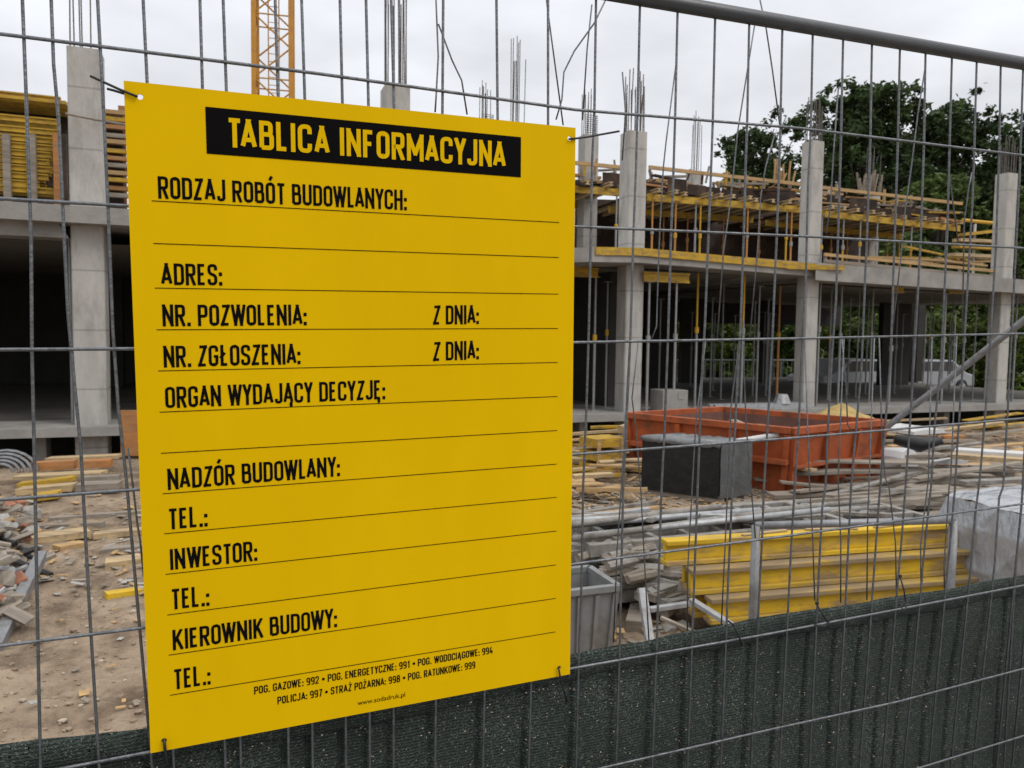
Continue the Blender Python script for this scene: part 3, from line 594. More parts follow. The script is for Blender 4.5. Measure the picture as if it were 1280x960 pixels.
for i, (px, yt, wd, d, m) in enumerate(((722, 385, 90, 34, 'leaf_mid'), (790, 380, 110, 36, 'leaf_mid'), (885, 380, 110, 35, 'leaf_bright'), (960, 378, 110, 36, 'leaf_mid'), (1045, 380, 110, 36, 'leaf_bright'), (1130, 382, 110, 35, 'leaf_mid'), (1215, 380, 110, 36, 'leaf_bright'), (1300, 380, 110, 36, 'leaf_mid'), (760, 375, 120, 42, 'leaf_mid'), (840, 372, 130, 42, 'leaf_mid'), (925, 372, 130, 42, 'leaf_mid'), (1005, 372, 130, 42, 'leaf_mid'), (1090, 374, 130, 42, 'leaf_mid'), (1175, 374, 130, 42, 'leaf_mid'), (893, 355, 90, 39, 'leaf_mid'))):
    random.seed(40 + i); base = at_d(px, 430, d); base.z = -.5; H = at_d(px, yt, d).z + .5; Wm = wd * d / FPX / 2
    tree('bush', ('bright' if m == 'leaf_bright' else 'dull') + ' green bush seen through the open ground floor, ' + word[i] + ' from the sign', base, [((rnd(-1, 1) * Wm, rnd(-.5, .5), H * rnd(.1, .88)), H * .17) for k in range(30)], .13, M[m], False, 'bushes behind the building', 9500)
random.seed(77)
def car(label, px, d, length, m, rz):
    p = at_d(px, 430, d); p.z = ground_h(p.x, p.y) + .01
    t = empty('parked_car', label, 'car', p, rz, 'cars parked behind the building')
    L = length; prof = [(-L/2, .35), (-L/2, .8), (-L/2 + .5, .92), (-L*.2, 1.42), (L*.18, 1.42), (L*.34, .95), (L/2 - .1, .82), (L/2, .6), (L/2, .35)]
    def ext(pr, y0, y1, inset=0):
        n = len(pr); b = MB(); b.add([(x, y0, z) for x, z in pr] + [(x, y1, z) for x, z in pr], [tuple(range(n)), tuple(reversed(range(n, 2*n)))] + [(i, n + i, n + (i+1) % n, (i+1) % n) for i in range(n)]); return b
    ext(prof, -.85, .85).build('body', m, t, bevel=.06)
    gl_ = flat('car_glass', (.03, .035, .04), .15, .6)
    ext([(-L*.29, .98), (-L*.185, 1.36), (L*.165, 1.36), (L*.285, .98)], -.857, .857).build('window', gl_, t)
    b = MB(); b.hexa([(L*.31, -.7, 1.0), (L*.33, -.7, .99), (L*.33, .7, .99), (L*.31, .7, 1.0), (L*.19, -.66, 1.38), (L*.2, -.66, 1.4), (L*.2, .66, 1.4), (L*.19, .66, 1.38)]); b.build('windscreen', gl_, t)
    for x in (-L*.31, L*.31):
        for y in (-.82, .82): 
            b = MB(); b.tube([(x, y - .1, .32), (x, y + .1, .32)], .32, 16); wl = b.build('wheel', M['black'], t)
            b = MB(); b.tube([(x, y - .106, .32), (x, y + .106, .32)], .19, 12); b.build('rim', M['galv_pale'], wl)
car('silver car parked behind the building, right of the lit column', 1062, 29, 4.5, flat('silver_paint', (.45, .47, .49), .3, .6), TH + .1)
car('grey car parked behind the building, left of the last column', 1150, 31, 4.4, flat('grey_paint', (.27, .29, .31), .3, .6), TH + 3.2)
t = empty('steel_fence', 'low grey railing fence between the building and the parked cars', 'fence', (0, 0, 0))
f0, f1 = bw(s1010 - 2, DEP + .6, -.3), bw(s1255 + 5, DEP + .6, -.3); b = MB()
for z in (.6, 1.35): b.tube([f0 + V((0, 0, z)), f1 + V((0, 0, z))], .03, 6)
for i in range(60): p = f0.lerp(f1, i / 59); b.tube([p + V((0, 0, .6)), p + V((0, 0, 1.35))], .01, 4)
b.build('railing_panel', M['galv_pale'], t)
for i in range(8): p = f0.lerp(f1, i / 7); b = MB(); b.tube([p, p + V((0, 0, 1.4))], .035, 6); b.build('post', M['galv_pale'], t)



# ------------------------------------------------------------------ things lying on the site
def put(o, p, rz=0, rx=0, ry=0): o.location = p; o.rotation_euler = (rx, ry, rz); return o
def gz(p): return ground_h(p[0], p[1])
def on_ground(px, py):
    p = at_z(px, py, 0)
    for _ in range(4): p = at_z(px, py, gz(p))
    return p
# orange skip
nb, lb_, rb_ = at_z(986, 621, 0), at_z(783, 589, 0), at_z(1101, 601, 0)
fb = lb_ + rb_ - nb
t = empty('waste_skip', 'open orange steel skip in front of the building', 'skip', nb)
T = lambda p, z: V((p.x - nb.x, p.y - nb.y, z))
HS = .80
cen = (nb + lb_ + rb_ + fb) / 4
inw = lambda p, k: p + (cen - p) * k
b = MB()
bt = [inw(p, .07) for p in (nb, rb_, fb, lb_)]; tp = [nb, rb_, fb, lb_]
for i in range(4):
    j = (i + 1) % 4
    p0, p1, q0, q1 = T(bt[i], 0), T(bt[j], 0), T(tp[i], HS), T(tp[j], HS)
    n = (p1 - p0).cross(V((0, 0, 1))).normalized() * -.03
    b.hexa([p0, p1, p1 + n, p0 + n, q0, q1, q1 + n, q0 + n])
b.add([T(p, .03) for p in bt], [(0, 1, 2, 3)])
b.build('shell', M['orange'], t)
b = MB(); b.add([T(inw(p, .085), .05) for p in bt] + [T(inw(p, .05), HS - .03) for p in tp], [(0, 1, 2, 3), (0, 4, 5, 1), (1, 5, 6, 2), (2, 6, 7, 3), (3, 7, 4, 0)]); b.build('lining', M['rust_in'], t)
b = MB()
for i in range(4):
    j = (i + 1) % 4; k = .03 if i % 2 == 0 else .0
    b.bar(T(tp[i], HS + .002 * i), T(tp[j], HS + .002 * i), .1, .075)
b.build('rim', M['orange'], t)
for i in range(4):
    j = (i + 1) % 4
    for u in ((.02, .36, .68, .98) if i in (0, 3) else (.02, .5, .98)):
        if i in (0, 3):
            q0, q1 = T(bt[i], .02).lerp(T(bt[j], .02), u), T(tp[i], HS - .05).lerp(T(tp[j], HS - .05), u)
            o_ = V((q0.x - T(cen, 0).x, q0.y - T(cen, 0).y, 0)).normalized() * .03
            b = MB(); b.bar(q0 + o_, q1 + o_, .09, .06, (T(bt[j], 0) - T(bt[i], 0)).normalized()); b.build('rib', M['orange'], t)
i, j = 3, 0
q0, q1 = T(bt[3], .42).lerp(T(tp[3], .42), .5), T(bt[0], .42).lerp(T(tp[0], .42), .5)
b = MB(); o_ = V((-.03, -.06, 0)); b.bar(q0 + o_, q1 + o_, .12, .06); b.build('side_rail', M['orange'], t)
b = MB(); q0, q1 = T(bt[0], .36).lerp(T(tp[0], .36), .5), T(bt[1], .36).lerp(T(tp[1], .36), .5); o_ = V((.03, -.05, 0)); b.bar(q0 + o_, q1 + o_, .08, .03); b.build('side_rail', M['orange'], t)
for i in range(14):                                                # rubbish inside
    p = inw(random.choice((nb, lb_, rb_, fb)), rnd(.25, 1.0)); b = MB(); L = rnd(.5, 1.2); b.bar((-L/2, 0, 0), (L/2, 0, 0), .12, .03)
    o = b.build('scrap_board', M[random.choice(('tan_wood', 'grey_wood', 'pale_wood'))]); put(o, (p.x, p.y, .08 + .045 * i), rnd(0, 3), 0, rnd(-.08, .08)); tag(o, 'scrap board lying inside the orange skip', 'board', 'scrap boards in the skip')
a, b_ = at_d(905, 553, 9.7), at_d(1000, 541, 9.5)
mb = MB(); mb.tube([at_d(880, 556, 9.6), at_d(930, 551, 9.45), at_d(975, 543, 9.4), at_d(1003, 540, 9.42)], [.025, .04, .035, .02], 8)
tag(mb.build('plastic_sheet', M['white'], smooth=True), 'crumpled pale plastic strip draped on the near rim of the orange skip', 'sheet')

# dark paving blocks on a pallet
nk, lk, rk = at_z(898, 630, 0), at_z(802, 617, 0), at_z(937, 624, 0)
t = empty('block_pallet', 'dark grey block pallet in front of the orange skip', 'pallet', nk)
ex, ey = V((lk.x - nk.x, lk.y - nk.y, 0)), V((rk.x - nk.x, rk.y - nk.y, 0))
def bx4(b, u0, u1, v0, v1, z0, z1): b.hexa([ex*u + ey*v + V((0, 0, z)) for z in (z0, z1) for u, v in ((u0, v0), (u0, v1), (u1, v1), (u1, v0))])
for v in (0.02, .42, .82): b = MB(); bx4(b, .0, 1, v, v + .16, 0, .09); b.build('bearer', M['grey_wood'], t)
b = MB(); HB = .70
for lz in range(5):
    for u in range(6):
        for v in range(3):
            bx4(b, u/6 + .004, (u+1)/6 - .004, v/3 + .008, (v+1)/3 - .008, .092 + lz*.122, .092 + lz*.122 + .1205)
b.build('block_stack', M['block_grey'], t)
# wrap: thin crumpled film over the top edge
b = MB(); n = 24; rows = []
for r in range(3):
    row = []
    for i in range(n + 1):
        u = -.02 + 1.04 * i / n
        if r == 0: p = ex*u + ey*1.02 + V((0, 0, HB + .012 + rnd(-.01, .012)))
        elif r == 1: p = ex*u - ey*.03 + V((0, 0, HB + .01 + rnd(-.01, .022)))
        else: p = ex*u - ey*.05 + V((0, 0, HB - .03 - rnd(0, .035)))
        row.append(p)
    rows.append(row)
b.v = [tuple(p) for row in rows for p in row]
b.f = [(r*(n+1) + i, r*(n+1) + i + 1, (r+1)*(n+1) + i + 1, (r+1)*(n+1) + i) for r in range(2) for i in range(n)]; b.mi = [0] * len(b.f)
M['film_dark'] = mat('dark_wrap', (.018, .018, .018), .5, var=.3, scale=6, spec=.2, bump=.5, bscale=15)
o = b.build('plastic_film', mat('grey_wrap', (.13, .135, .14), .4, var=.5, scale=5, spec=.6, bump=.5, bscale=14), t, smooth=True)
sm = o.modifiers.new('thickness', 'SOLIDIFY'); sm.thickness = .004
b = MB()
n = 14
for side in range(2):
    k0 = len(b.v)
    for j in range(7):
        for i in range(n + 1):
            u = i / n; z = .06 + (HB - .07) * j / 6
            p = (ex*u - ey*(.012 + rnd(0, .012))) if side == 0 else (ey*u - ex*(.008 + rnd(0, .014)))
            b.v.append(tuple(p + V((0, 0, z))))
    for j in range(6):
        for i in range(n): b.f.append((k0 + j*(n+1) + i, k0 + j*(n+1) + i + 1, k0 + (j+1)*(n+1) + i + 1, k0 + (j+1)*(n+1) + i)); b.mi.append(side)
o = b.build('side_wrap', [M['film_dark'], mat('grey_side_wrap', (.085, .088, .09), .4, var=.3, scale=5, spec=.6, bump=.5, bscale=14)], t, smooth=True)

# yellow formwork beams in three tiers
bx0 = [at_d(829, 700, 4.83), at_d(860, 735, 4.78), at_d(884, 768, 4.73)]
p0, p1 = at_d(830, 673, 4.86), at_d(1185, 656, 5.42); adir = V((p1.x - p0.x, p1.y - p0.y, 0)).normalized(); arz = math.atan2(adir.y, adir.x)
zl_ = [.478, .316, .154]; Ls = [2.26, 2.2, 2.14]
for tier in range(3):
    for row in range(1 if tier == 0 else 2):
        o = hbeam_mesh(Ls[tier] + rnd(-.04, .04), 1.58e-1, .10, .03, .04).build('formwork_beam', [M['yellow_beam'], M['flange'] if tier else M['yellow_beam']], bevel=.004)
        q = bx0[tier] + V((-adir.y, adir.x, 0)) * (row * .135 + .0) + adir * (rnd(-.05, .05) if row else 0)
        put(o, (q.x, q.y, zl_[tier] + rnd(-.001, .001)), arz + rnd(-.006, .006))
        tag(o, 'yellow formwork beam, %s tier of the near stack%s' % (('top', 'middle', 'bottom')[tier], '' if tier == 0 else (', front row', ', back row')[row]), 'beam', 'yellow formwork beams stacked behind the fence')
for u in (.35, 1.9):
    q = bx0[2] + adir * u; b = MB(); b.bar((0, -.1, 0), (0, .5, 0), .09, .15)
    o = put(b.build('bearer', M['grey_wood']), (q.x, q.y, .076), arz); tag(o, 'timber bearer under the yellow beam stack, %s end' % ('left' if u < 1 else 'right'), 'timber')
# sticks and straps between tiers
for i, (px, py) in enumerate(((1040, 712), (1090, 700), (950, 720))):
    q = bx0[0] + adir * (.7 + .5 * i); b = MB(); b.bar((-.16, 0, 0), (.2, 0, .0), .03, .008)
    tag(put(b.build('wood_shaving', M['pale_wood']), (q.x, q.y, [.64, .64, .64][i] + .004), arz + rnd(-.2, .2)), 'pale sliver of wood on the yellow beam stack', 'sliver', 'slivers of wood on the yellow beams')

# grey aluminium formwork frames, a stack behind the beams
def panel_mesh(L, Wd, ribs):
    rails = MB(); rib = MB()
    for y in (-Wd/2, Wd/2 - .06): rails.box((-L/2, y, 0), (L/2, y + .06, .09))
    for x in (-L/2, L/2 - .06): rails.box((x, -Wd/2 + .062, .002), (x + .06, Wd/2 - .062, .088))
    for y in (-Wd*.2, Wd*.17): rails.box((-L/2 + .065, y, .004), (L/2 - .065, y + .05, .094))
    for i in range(1, ribs): x = -L/2 + L * i / ribs; rib.box((x - .022, -Wd/2 + .062, .02), (x + .022, Wd/2 - .062, .075))
    rib.box((-L/2 + .062, -.02, .03), (L/2 - .062, .02, .07)) if False else None
    return rails, rib
i = 0
for (px, py, d, L, Wd, dz, rz) in ((845, 690, 5.75, 2.3, .8, .10, .10), (858, 685, 5.8, 2.3, .8, .20, .16), (842, 678, 5.9, 2.25, .78, .30, .08), (875, 672, 6.0, 2.3, .8, .40, .18), (1010, 655, 6.75, 2.4, .7, .14, .12), (1005, 650, 6.8, 2.4, .7, .24, .18), (905, 660, 6.9, 2.2, .8, .10, .06), (915, 655, 6.95, 2.2, .75, .20, .13)):
    q = at_d(px, py, d)
    rails, rib = panel_mesh(L, Wd, (5, 7, 6, 8)[i % 4])
    t = empty('aluminium_formwork', 'dusty aluminium formwork frame, %s, %s layer' % (('front stack behind the yellow beams', 'right rear stack', 'left rear stack')[0 if i < 4 else 1 if i < 6 else 2], ('lowest', 'second', 'third', 'top')[i if i < 4 else (0 if i in (4, 6) else 3)]), 'formwork', (q.x, q.y, dz), arz + rz - .08, 'aluminium formwork frames lying on the ground')
    rails.build('frame', M['alu'], t, bevel=.006); rib.build('rib', M['alu'], t)['kind'] = 'part'; del kids(t)[-1]['kind']
    b = MB(); b.box((-L/2 + .061, -Wd/2 + .061, .0765), (L/2 - .061, Wd/2 - .061, .0835)); b.build('face_sheet', M['grey_wood'], t) if i in (0, 4, 6) else None
    i += 1
for i in range(4):
    q = at_d((745, 800, 905, 960)[i], (735, 745, 690, 680)[i], (5.45, 5.4, 6.2, 6.7)[i]); b = MB(); b.bar((-.05, -.5, 0), (.05, .5, 0), .1, .09)
    tag(put(b.build('bearer', M['grey_wood']), (q.x, q.y, .045), rnd(-.2, .2)), 'short squared timber under the aluminium frames, %s from the left' % word[i], 'timber')
# ragged grey pieces at the left end of the stack
for i in range(46):
    u = rnd(0, 1); q = at_d(745 + 125 * u + rnd(-8, 20), 688 + 78 * u + rnd(-22, 6), 5.4 - .35 * u); L = rnd(.15, .6); b = MB()
    if i % 3: b.bar((-L/2, 0, 0), (L/2, 0, 0), .07, .05)
    else: b.tube([(-L/2, 0, 0), (L/2, 0, 0)], .03, 7)
    o = b.build('scrap_piece', M[random.choice(('alu', 'grey_wood', 'rubble', 'grey_wood', 'alu'))]); put(o, (q.x, q.y, max(gz(q) + .03, min(q.z, .42))), rnd(-.6, .9), rnd(-.2, .2), rnd(-.3, .15))
    tag(o, 'dusty grey offcut jumbled at the left end of the frame stack', 'offcut', 'offcuts at the end of the frame stack')
# white angle bars lying at the net
def wbar(pts, d, r, lb, m='galv_pale'):
    b = MB(); P = [at_d(x, y, dd) for (x, y), dd in zip(pts, d)]
    b.bar(P[0], P[1], r * 2, r * 1.2); o = b.build('metal_bar', M[m]); tag(o, lb, 'bar', 'white metal bars lying by the netting'); return o
wbar([(812, 762), (866, 754)], (4.6, 4.7), .02, 'white metal bar lying level beside the yellow beams')
wbar([(864, 750), (928, 790)], (4.6, 4.25), .02, 'white metal bar sloping down to the netting')
wbar([(802, 735), (812, 800)], (4.45, 4.35), .024, 'short upright white bar beside the frame stack')
wbar([(826, 772), (890, 800)], (4.5, 4.35), .014, 'thin pale bar lying on the sand near the netting', 'grey_wood')
for i in range(10):
    q = on_ground(rnd(830, 905), rnd(762, 800)); b = MB(); stone(b, (0, 0, 0), rnd(.02, .05)); o = put(b.build('brick_fragment', M[random.choice(('brick', 'rubble', 'tan_wood'))]), (q.x, q.y, q.z + .02)); tag(o, 'small rubble fragment between the white bars', 'rubble', 'rubble between the white bars')
# grey tub at the sign's lower right edge
q = at_z(716, 812, 0)
t = empty('plastic_tub', 'grey ribbed plastic tub at the lower right edge of the yellow sign', 'tub', (q.x, q.y, gz(q)), .35)
b = MB(); w0, w1, hh = .17, .195, .40
for s_ in range(4):
    a0_, a1_ = s_ * math.pi/2 + math.pi/4, (s_ + 1) * math.pi/2 + math.pi/4; c = lambda a, r_, z: V((math.cos(a) * r_ * 1.41, math.sin(a) * r_ * 1.41, z))
    b.hexa([c(a0_, w0, 0), c(a1_, w0, 0), c(a1_, w0 - .015, 0), c(a0_, w0 - .015, 0), c(a0_, w1, hh), c(a1_, w1, hh), c(a1_, w1 - .015, hh), c(a0_, w1 - .015, hh)])
b.box((-w0, -w0, .01), (w0, w0, .03)); b.build('body', M['plastic_grey'], t)
b = MB()
for s_ in range(4):
    a0_, a1_ = s_ * math.pi/2 + math.pi/4, (s_ + 1) * math.pi/2 + math.pi/4
    b.bar(V((math.cos(a0_) * w1 * 1.41, math.sin(a0_) * w1 * 1.41, hh)), V((math.cos(a1_) * w1 * 1.41, math.sin(a1_) * w1 * 1.41, hh)), .04, .035)
b.build('rim', M['plastic_grey'], t)
for s_ in range(4):
    for k in range(4):
        a = s_ * math.pi/2; x = -.15 + .1 * k; r = Matrix.Rotation(a, 3, 'Z'); b = MB(); b.bar(r @ V((w0 + .006, x, .02)), r @ V((w1 + .004, x * 1.15, hh - .03)), .025, .02, r @ V((1, 0, 0))); b.build('rib', M['plastic_grey'], t)

# plastic wrapped pallet at the right
q = at_d(1168, 700, 5.55); ad_ = arz + .02; q = q - V((-math.sin(ad_), math.cos(ad_), 0)) * 1.0; t = empty('wrapped_pallet', 'pallet of blocks wrapped in shiny crumpled plastic at the right edge', 'pallet', (q.x, q.y, gz(q)), arz + .02)
Wp, Dp, Hp = 1.25, 1.0, at_d(1228, 622, 5.45).z - gz(q)
M['film'] = mat('clear_film', (.30, .315, .34), .16, var=.08, scale=3, spec=1.0, bump=1.0, bscale=4.5, stretch=(1.0, 1.3, .5), bdist=.09)
n = 60; b = MB()
def film_pt(side, u, v):
    z = v * Hp; k = .08 * max(0, v - .75) / .25
    if side == 0: p = V((u * Wp, 0, z))
    elif side == 1: p = V((0, (1 - u) * Dp, z))
    elif side == 2: p = V((Wp, u * Dp, z))
    c = V((Wp/2, Dp/2, z)); p = p + (c - p) * k
    nn = noise.noise((p.x * 3.5 + side, p.z * 2.2 + p.y, p.y * 3)) * .022 + .022 * (1 - abs(noise.noise((p.x * 3 + p.z * 2.4, p.z * 2 + p.y * 3.4, side)))) ** 9
    d = V((0, -1, 0)) if side == 0 else V((-1, 0, 0)) if side == 1 else V((1, 0, 0))
    return p + d * nn
for side in range(3):
    k0 = len(b.v)
    for j in range(n + 1):
        for i in range(n + 1): b.v.append(tuple(film_pt(side, i / n, j / n)))
    for j in range(n):
        for i in range(n): b.f.append((k0 + j*(n+1) + i, k0 + j*(n+1) + i + 1, k0 + (j+1)*(n+1) + i + 1, k0 + (j+1)*(n+1) + i)); b.mi.append(0)
k0 = len(b.v)
for j in range(n + 1):
    for i in range(n + 1):
        u, v = i / n, j / n; x, y = .05 + u * (Wp - .1), .04 + v * (Dp - .08)
        b.v.append((x, y, Hp + .03 * noise.noise((x * 4, y * 4, 9)) + .05 * math.sin(u * 3.14) ** .5))
for j in range(n):
    for i in range(n): b.f.append((k0 + j*(n+1) + i, k0 + j*(n+1) + i + 1, k0 + (j+1)*(n+1) + i + 1, k0 + (j+1)*(n+1) + i)); b.mi.append(0)
bm_ = b.build('plastic_film', M['film'], t, smooth=True)
b = MB(); b.box((.06, .06, .12), (Wp - .06, Dp - .06, Hp - .06)); b.build('block_stack', M['slab_concrete'], t)
for y in (.05, .45, .85): b = MB(); b.box((.02, y, 0), (Wp - .02, y + .1, .115)); b.build('bearer', M['grey_wood'], t)

# galvanised barrier frame just behind the netting
t = empty('barrier_frame', 'galvanised tube barrier frame standing just behind the netting', 'barrier', (0, 0, 0))
pA, pB = at_d(945, 657, 4.25), at_d(1192, 650, 4.5)
zA = pA.z
b = MB(); b.tube([V((pA.x, pA.y, gz(pA) - .02)), V((pA.x, pA.y, zA))], .025, 10); b.build('post', M['galv_mid'], t, smooth=True)
b = MB(); b.tube([V((pB.x, pB.y, gz(pB) - .02)), V((pB.x, pB.y, pB.z))], .025, 10); b.build('post', M['galv_mid'], t, smooth=True)
b = MB(); b.tube([V((pA.x, pA.y, zA)), pB], .022, 10); b.build('top_rail', M['galv_mid'], t, smooth=True)
b = MB(); b.tube([V((pA.x, pA.y, .25)), V((pB.x, pB.y, .25))], .02, 8); b.build('lower_rail', M['galv_mid'], t)

# long grey pipe sloping up to the right
b = MB(); b.tube([at_d(1085, 558, 11.0), at_d(1112, 531, 10.9), at_d(1282, 399, 9.3), at_d(1420, 292, 8.4)], [.043, .043, .043, .043], 12)
tag(b.build('steel_pipe', M['galv_mid'], smooth=True), 'long grey steel pipe sloping from the skip up to the right', 'pipe')

# weathered boards in a tangle at the right
proto = {}
def plank(mat_, L, w_=.11, h_=.03):
    k = (mat_, L, w_, h_)
    if k not in proto:
        b = MB(); n = 6
        for i in range(n + 1):
            x = -L/2 + L * i / n; dy = .012 * math.sin(i * 2.1 + L * 9); b.v += [(x, -w_/2 + dy, 0), (x, w_/2 + dy, 0), (x, w_/2 + dy, h_), (x, -w_/2 + dy, h_)]
        for i in range(n):
            a = i * 4
            for j in range(4): b.f.append((a + j, a + (j+1) % 4, a + 4 + (j+1) % 4, a + 4 + j))
        b.f += [(3, 2, 1, 0), (n*4, n*4 + 1, n*4 + 2, n*4 + 3)]; b.mi = [0] * len(b.f)
        o = b.build('plank', M[mat_]); proto[k] = o; return o
    o = proto[k].copy(); COL.objects.link(o); return o
def heap(n, xr, yr, mats, lens, label, group, zmax, ang=(-.5, .5), w_=(.09, .12, .16), h_=(.025, .04), name='plank', cat='board'):
    for i in range(n):
        px, py = rnd(*xr), rnd(*yr); q = on_ground(px, py); o = plank(random.choice(mats), random.choice(lens), random.choice(w_), random.choice(h_)); o.name = name
        u = (py - yr[0]) / (yr[1] - yr[0])
        put(o, (q.x, q.y, q.z + .02 + zmax * random.random() ** 1.6), arz + rnd(*ang), rnd(-.15, .15), rnd(-.09, .09)); tag(o, label, cat, group)
heap(62, (1060, 1290), (592, 668), ('grey_wood', 'grey_wood', 'grey_wood', 'alu'), (.8, 1.3, 1.8, 2.4), 'weathered grey board in the tangled pile right of the skip', 'grey boards piled right of the skip', .34, (-.35, .4))
heap(16, (1120, 1300), (560, 600), ('grey_wood', 'alu', 'tan_wood'), (1.3, 1.8, 2.4), 'grey brown board on the ground beyond the tangled pile', 'boards beyond the tangled pile', .15, (-.2, .25))
heap(22, (1115, 1290), (528, 556), ('tan_wood', 'pale_wood', 'yellow_form', 'grey_wood'), (1.2, 1.8, 2.4), 'tan board in the low heap along the building at the right', 'tan boards heaped along the building', .3, (-.15, .3))
heap(26, (716, 792), (568, 640), ('pale_wood', 'tan_wood', 'pale_wood', 'yellow_form'), (.5, .8, 1.2), 'splintered pale board in the heap between sign and skip', 'scrap wood between the sign and the skip', .22, (-.7, .7))
heap(14, (722, 800), (560, 585), ('yellow_form', 'pale_wood', 'tan_wood'), (.8, 1.2, 1.8), 'yellowish board on the higher heap left of the skip', 'yellow boards heaped left of the skip', .45, (-.4, .5))
heap(20, (730, 1060), (640, 668), ('grey_wood', 'alu', 'tan_wood'), (.8, 1.3), 'flat grey board on the sand behind the aluminium frames', 'boards behind the aluminium frames', .06, (-.3, .3))
# yellow beam on the heap left of the skip and yellow crate
a, c_ = at_d(782, 538, 11.6), at_d(858, 519, 12.6); b = MB(); b.bar(a, c_, .3, .12); tag(b.build('plywood_sheet', M['pale_wood']), 'pale yellow sheet sloping up behind the left end of the skip', 'sheet')
q = on_ground(752, 590); t = empty('timber_crate', 'yellow timber crate standing left of the orange skip', 'crate', q, .5)
for z in (.02, .2, .38): b = MB(); b.box((-.25, -.2, z), (.25, .2, z + .12)); b.build('slat_ring', M['yellow_form'], t)
for x in (-.2, .2): b = MB(); b.box((x - .03, -.215, 0), (x + .03, -.201, .5)); b.build('post', M['tan_wood'], t)
# white sheets at the skip's right
for i, (px, py, L, W_, h_, rz, z) in enumerate(((1142, 541, 1.1, .8, .08, .2, .25), (1150, 585, 1.0, 1.0, .12, .1, .1), (1114, 590, .4, .5, .42, .3, .1), (1160, 578, .8, .6, .06, -.1, .22))):
    q = on_ground(px, py + 8); b = MB(); n = 8
    for j in range(n + 1):
        for k in range(n + 1):
            x, y = (j / n - .5) * L, (k / n - .5) * W_; b.v.append((x, y, h_ * (1 - .25 * ((2*j/n - 1) ** 4)) + .05 * noise.noise((x * 3, y * 3, i))))
    b.f = [(j*(n+1) + k, j*(n+1) + k + 1, (j+1)*(n+1) + k + 1, (j+1)*(n+1) + k) for j in range(n) for k in range(n)]; b.mi = [0] * len(b.f)
    k0 = len(b.v); rim = [j*(n+1) for j in range(n + 1)] + [n*(n+1) + k for k in range(1, n + 1)] + [j*(n+1) + n for j in range(n - 1, -1, -1)] + [k for k in range(n - 1, 0, -1)]
    for r in rim: b.v.append((b.v[r][0], b.v[r][1], 0))
    m_ = len(rim)
    for j in range(m_): b.f.append((rim[j], rim[(j+1) % m_], k0 + (j+1) % m_, k0 + j)); b.mi.append(0)
    b.f.append(tuple(range(k0, k0 + m_))); b.mi.append(0)
    o = put(b.build('insulation_sheet', M['white'], smooth=False), (q.x, q.y, q.z + z - .1), arz + rz)
    tag(o, ('white sheet lying uppermost beside the skip', 'broad white sheet lowest in the pile beside the skip', 'rounded white bag at the right end of the skip', 'white sheet at the right of the pile beside the skip')[i], 'sheet', 'white sheets right of the skip')
b = MB(); b.tube([at_d(1118, 549, 11.2), at_d(1150, 556, 11.1), at_d(1178, 551, 11.0)], [.07, .12, .05], 8); tag(b.build('plastic_bag', M['black'], smooth=True), 'black plastic bag lying on the white sheets', 'bag')
for i, (x0, y0, x1, y1) in enumerate(((1195, 563, 1300, 570), (1190, 569, 1300, 577))):
    a, c_ = at_d(x0, y0, 10.8 - i * .2), at_d(x1, y1, 10.2 - i * .2); b = MB(); b.bar(a, c_, .32, .06); tag(b.build('plank', M['white' if not i else 'pale_wood']), ('pale dusty board, upper of two beside the white sheets', 'pale tan board, lower of two beside the white sheets')[i], 'board')
q = on_ground(1188, 556); b = MB(); stone(b, (0, 0, .12), .2, .6); tag(put(b.build('sandbag', M['orange_wood']), q), 'small orange brown bag beside the white sheets', 'bag')
# sand and straw mound behind the skip
q = on_ground(1050, 548); b = MB(); n = 14
for j in range(n + 1):
    for i in range(n + 1):
        x, y = (i / n - .5) * 2.2, (j / n - .5) * 1.2; r = min(1, math.hypot(x / 1.1, y / .6)); b.v.append((x, y, .55 * (1 - r) ** .8 + (.08 * noise.noise((x * 5, y * 5, 2)) if r < .95 else -.05)))
b.f = [(j*(n+1) + i, j*(n+1) + i + 1, (j+1)*(n+1) + i + 1, (j+1)*(n+1) + i) for j in range(n) for i in range(n)]; b.mi = [0] * len(b.f)
tag(put(b.build('sand_mound', mat('yellow_sand', (.38, .27, .10), .95, var=.3, scale=5, bump=.6)), (q.x, q.y, q.z + .15), arz), 'small mound of yellow sand behind the orange skip', 'mound')

# left side: timber stack, orange panel, conduit, planks, rubble heap
for i, (x0, y0, x1, y1, d, m, h_, lb) in enumerate(((40, 583, 95, 580, 9.6, 'orange_wood', .14, 'orange board on top of the left timber stack'), (100, 580, 140, 578, 9.6, 'orange_wood', .12, 'short orange board right of the wire on the left timber stack'),
        (22, 596, 130, 591, 9.3, 'pale_wood', .05, 'long pale board in the left timber stack'), (25, 606, 92, 598, 9.0, 'yellow_form', .07, 'yellow board, third layer of the left timber stack'), (24, 614, 94, 608, 8.8, 'pale_wood', .1, 'thick pale beam low in the left timber stack'),
        (40, 622, 75, 617, 8.5, 'yellow_form', .08, 'short yellow beam at the foot of the left timber stack'), (105, 600, 150, 598, 9.2, 'grey_wood', .12, 'grey beam right of the left timber stack'), (60, 574, 150, 570, 10.2, 'pale_wood', .06, 'pale board lying behind the left timber stack'), (98, 608, 150, 606, 8.9, 'grey_wood', .1, 'grey beam lowest right of the left timber stack'))):
    a, c_ = at_d(x0, y0, d), at_d(x1, y1, d + .1); b = MB(); b.bar(a, c_, .16 + .04 * (i % 3), h_ * .75); o = b.build('timber_beam', M[m]); tag(o, lb, 'timber')
